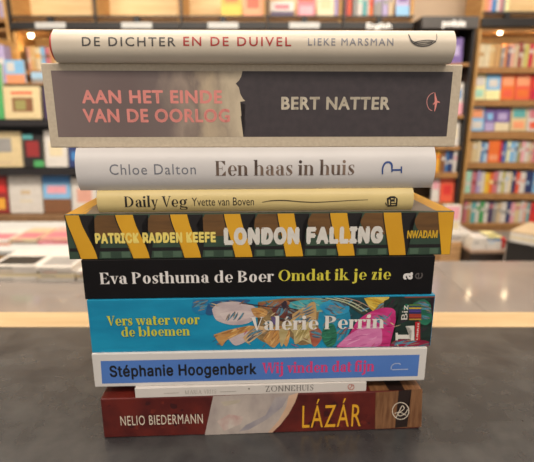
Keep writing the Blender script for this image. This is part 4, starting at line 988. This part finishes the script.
# --- right: black table, wooden crate and piles
BTY = 2.4
bz_ = zpx(251, BTY)
bx0, bx1 = at(471, 251, BTY).x, at(505, 251, BTY).x
bt = empty('black_table', ((bx0 + bx1) / 2, BTY, 0), 0, 'low black table with flat books in front of the right bookcase', 'table')
hw = (bx1 - bx0) / 2
MB().box((-hw, 0, 0), (hw, .6, bz_ - .015), mat('black_table_side', '2a211d', .5, .1, 20)).build('body', bt, .003)
MB().box((-hw - .004, -.006, bz_ - .015), (hw + .004, .6, bz_), mat('brown_table_top', '8a7260', .4, .08, 12)).build('table_top', bt, .002)
pile('m', 471.5, 486, BTY + .03, bz_, [('white', .026, None), ('white', .022, 'grey'), ('white', .018, None)], .11, 'left pile on the black table')
pile('m', 486.5, 500, BTY + .03, bz_, [('white', .026, None), ('white', .022, 'pale blue'), ('blue', .014, 'white'), ('pale yellow', .012, 'olive')], .12, 'middle pile on the black table')
rbx = empty('small_box', ((at(500.8, 249, BTY).x + at(509.6, 249, BTY).x) / 2, BTY + .05, bz_), 0, 'bright red small box beside the piles on the black table', 'box')
w_ = (at(509.6, 249, BTY).x - at(500.8, 249, BTY).x) / 2
MB().box((-w_, 0, 0), (w_, .07, .044), cmx('red')).build('body', rbx, .002)
MB().box((-w_ - .001, -.001, .044), (w_ + .001, .071, .058), mat('crimson_lid', 'c03030', .45, .05, 40)).build('lid', rbx, .002)
# nearer pale pile at right edge on its own black stand, both turned towards the left
NP = at(507, 241, 2.3)
ns = empty('black_stand', (NP.x, NP.y, 0), R(-48), 'black stand at the right edge carrying the big pale pile', 'stand')
nz_ = NP.z
MB().box((.0, .0, 0), (.62, .34, nz_ - .012), BLACK).build('body', ns, .003)
MB().box((-.005, -.005, nz_ - .012), (.625, .345, nz_), BLACK).build('stand_top', ns, .002)
zz = nz_
for k, (c, t) in enumerate((('white', .016), ('pale cream', .015), ('white', .016), ('beige', .012))):
    m = MB(); cm_ = cmx(c); w, d = .46, .28
    m.box((0, 0, t - .0015), (w, d, t), cm_).box((0, 0, 0), (w, d, .0015), cm_).box((0, 0, .0015), (w, .0015, t - .0015), cm_).box((.002, .0015, .0015), (w - .002, d - .002, t - .0015), PAGE)
    o = m.build('large_book', None, 0, (NP.x + .012, NP.y - .002, zz)); o.rotation_euler.z = R(-48 + (k % 2) * 1.2)
    tag(o, '%s book %s of the big turned pile at right' % (c, ('at the bottom', 'second from the bottom', 'third from the bottom', 'on top')[k]), 'book', 'large books piled at the right edge')
    zz += t + .0004
# wooden crate with white books
cy = 2.5
cx0, cx1 = at(441, 250, cy).x, min(at(470, 250, cy).x, at(471, 251, BTY).x - .012)
ck = empty('wooden_crate', ((cx0 + cx1) / 2, cy, 0), 0, 'pale wooden slatted crate carrying white books, left of the black table', 'crate')
hw = (cx1 - cx0) / 2; cz = zpx(243, cy)
CRW = mat('crate_wood', 'b58d60', .6, c2='a67e52', scale=8, stretch=(12, 1, 1))
n = 6
for k in range(n):
    z0 = cz * k / n + .004; z1 = cz * (k + 1) / n
    MB().box((-hw, 0, z0), (hw, .012, z1), CRW).box((-hw, .28, z0), (hw, .292, z1), CRW).box((-hw, .012, z0), (-hw + .012, .28, z1), CRW).box((hw - .012, .012, z0), (hw, .28, z1), CRW).build('slat', ck, .0015)
MB().box((-hw + .012, .012, cz - .014), (hw - .012, .28, cz - .002), CRW).build('top_board', ck)
zz = pile('m', 447, 470.5, cy + .02, cz, [('white', .022, None), ('white', .012, 'navy'), ('white', .022, None)], .2, 'wooden crate pile')
tag(face_book_mesh(at(463.5, 228, cy).x - at(446, 228, cy).x, zpx(207, cy) - zz, .03, cmx('white'), None, ((.1, .45, .9, .95), (.1, .1, .9, .35)), [cmx('pink'), cmx('pale cream')]).build('paperback_book', None, 0, (at(446, 228, cy).x, cy + .05, zz)), 'white and pink book standing upright on wooden crate', 'book')
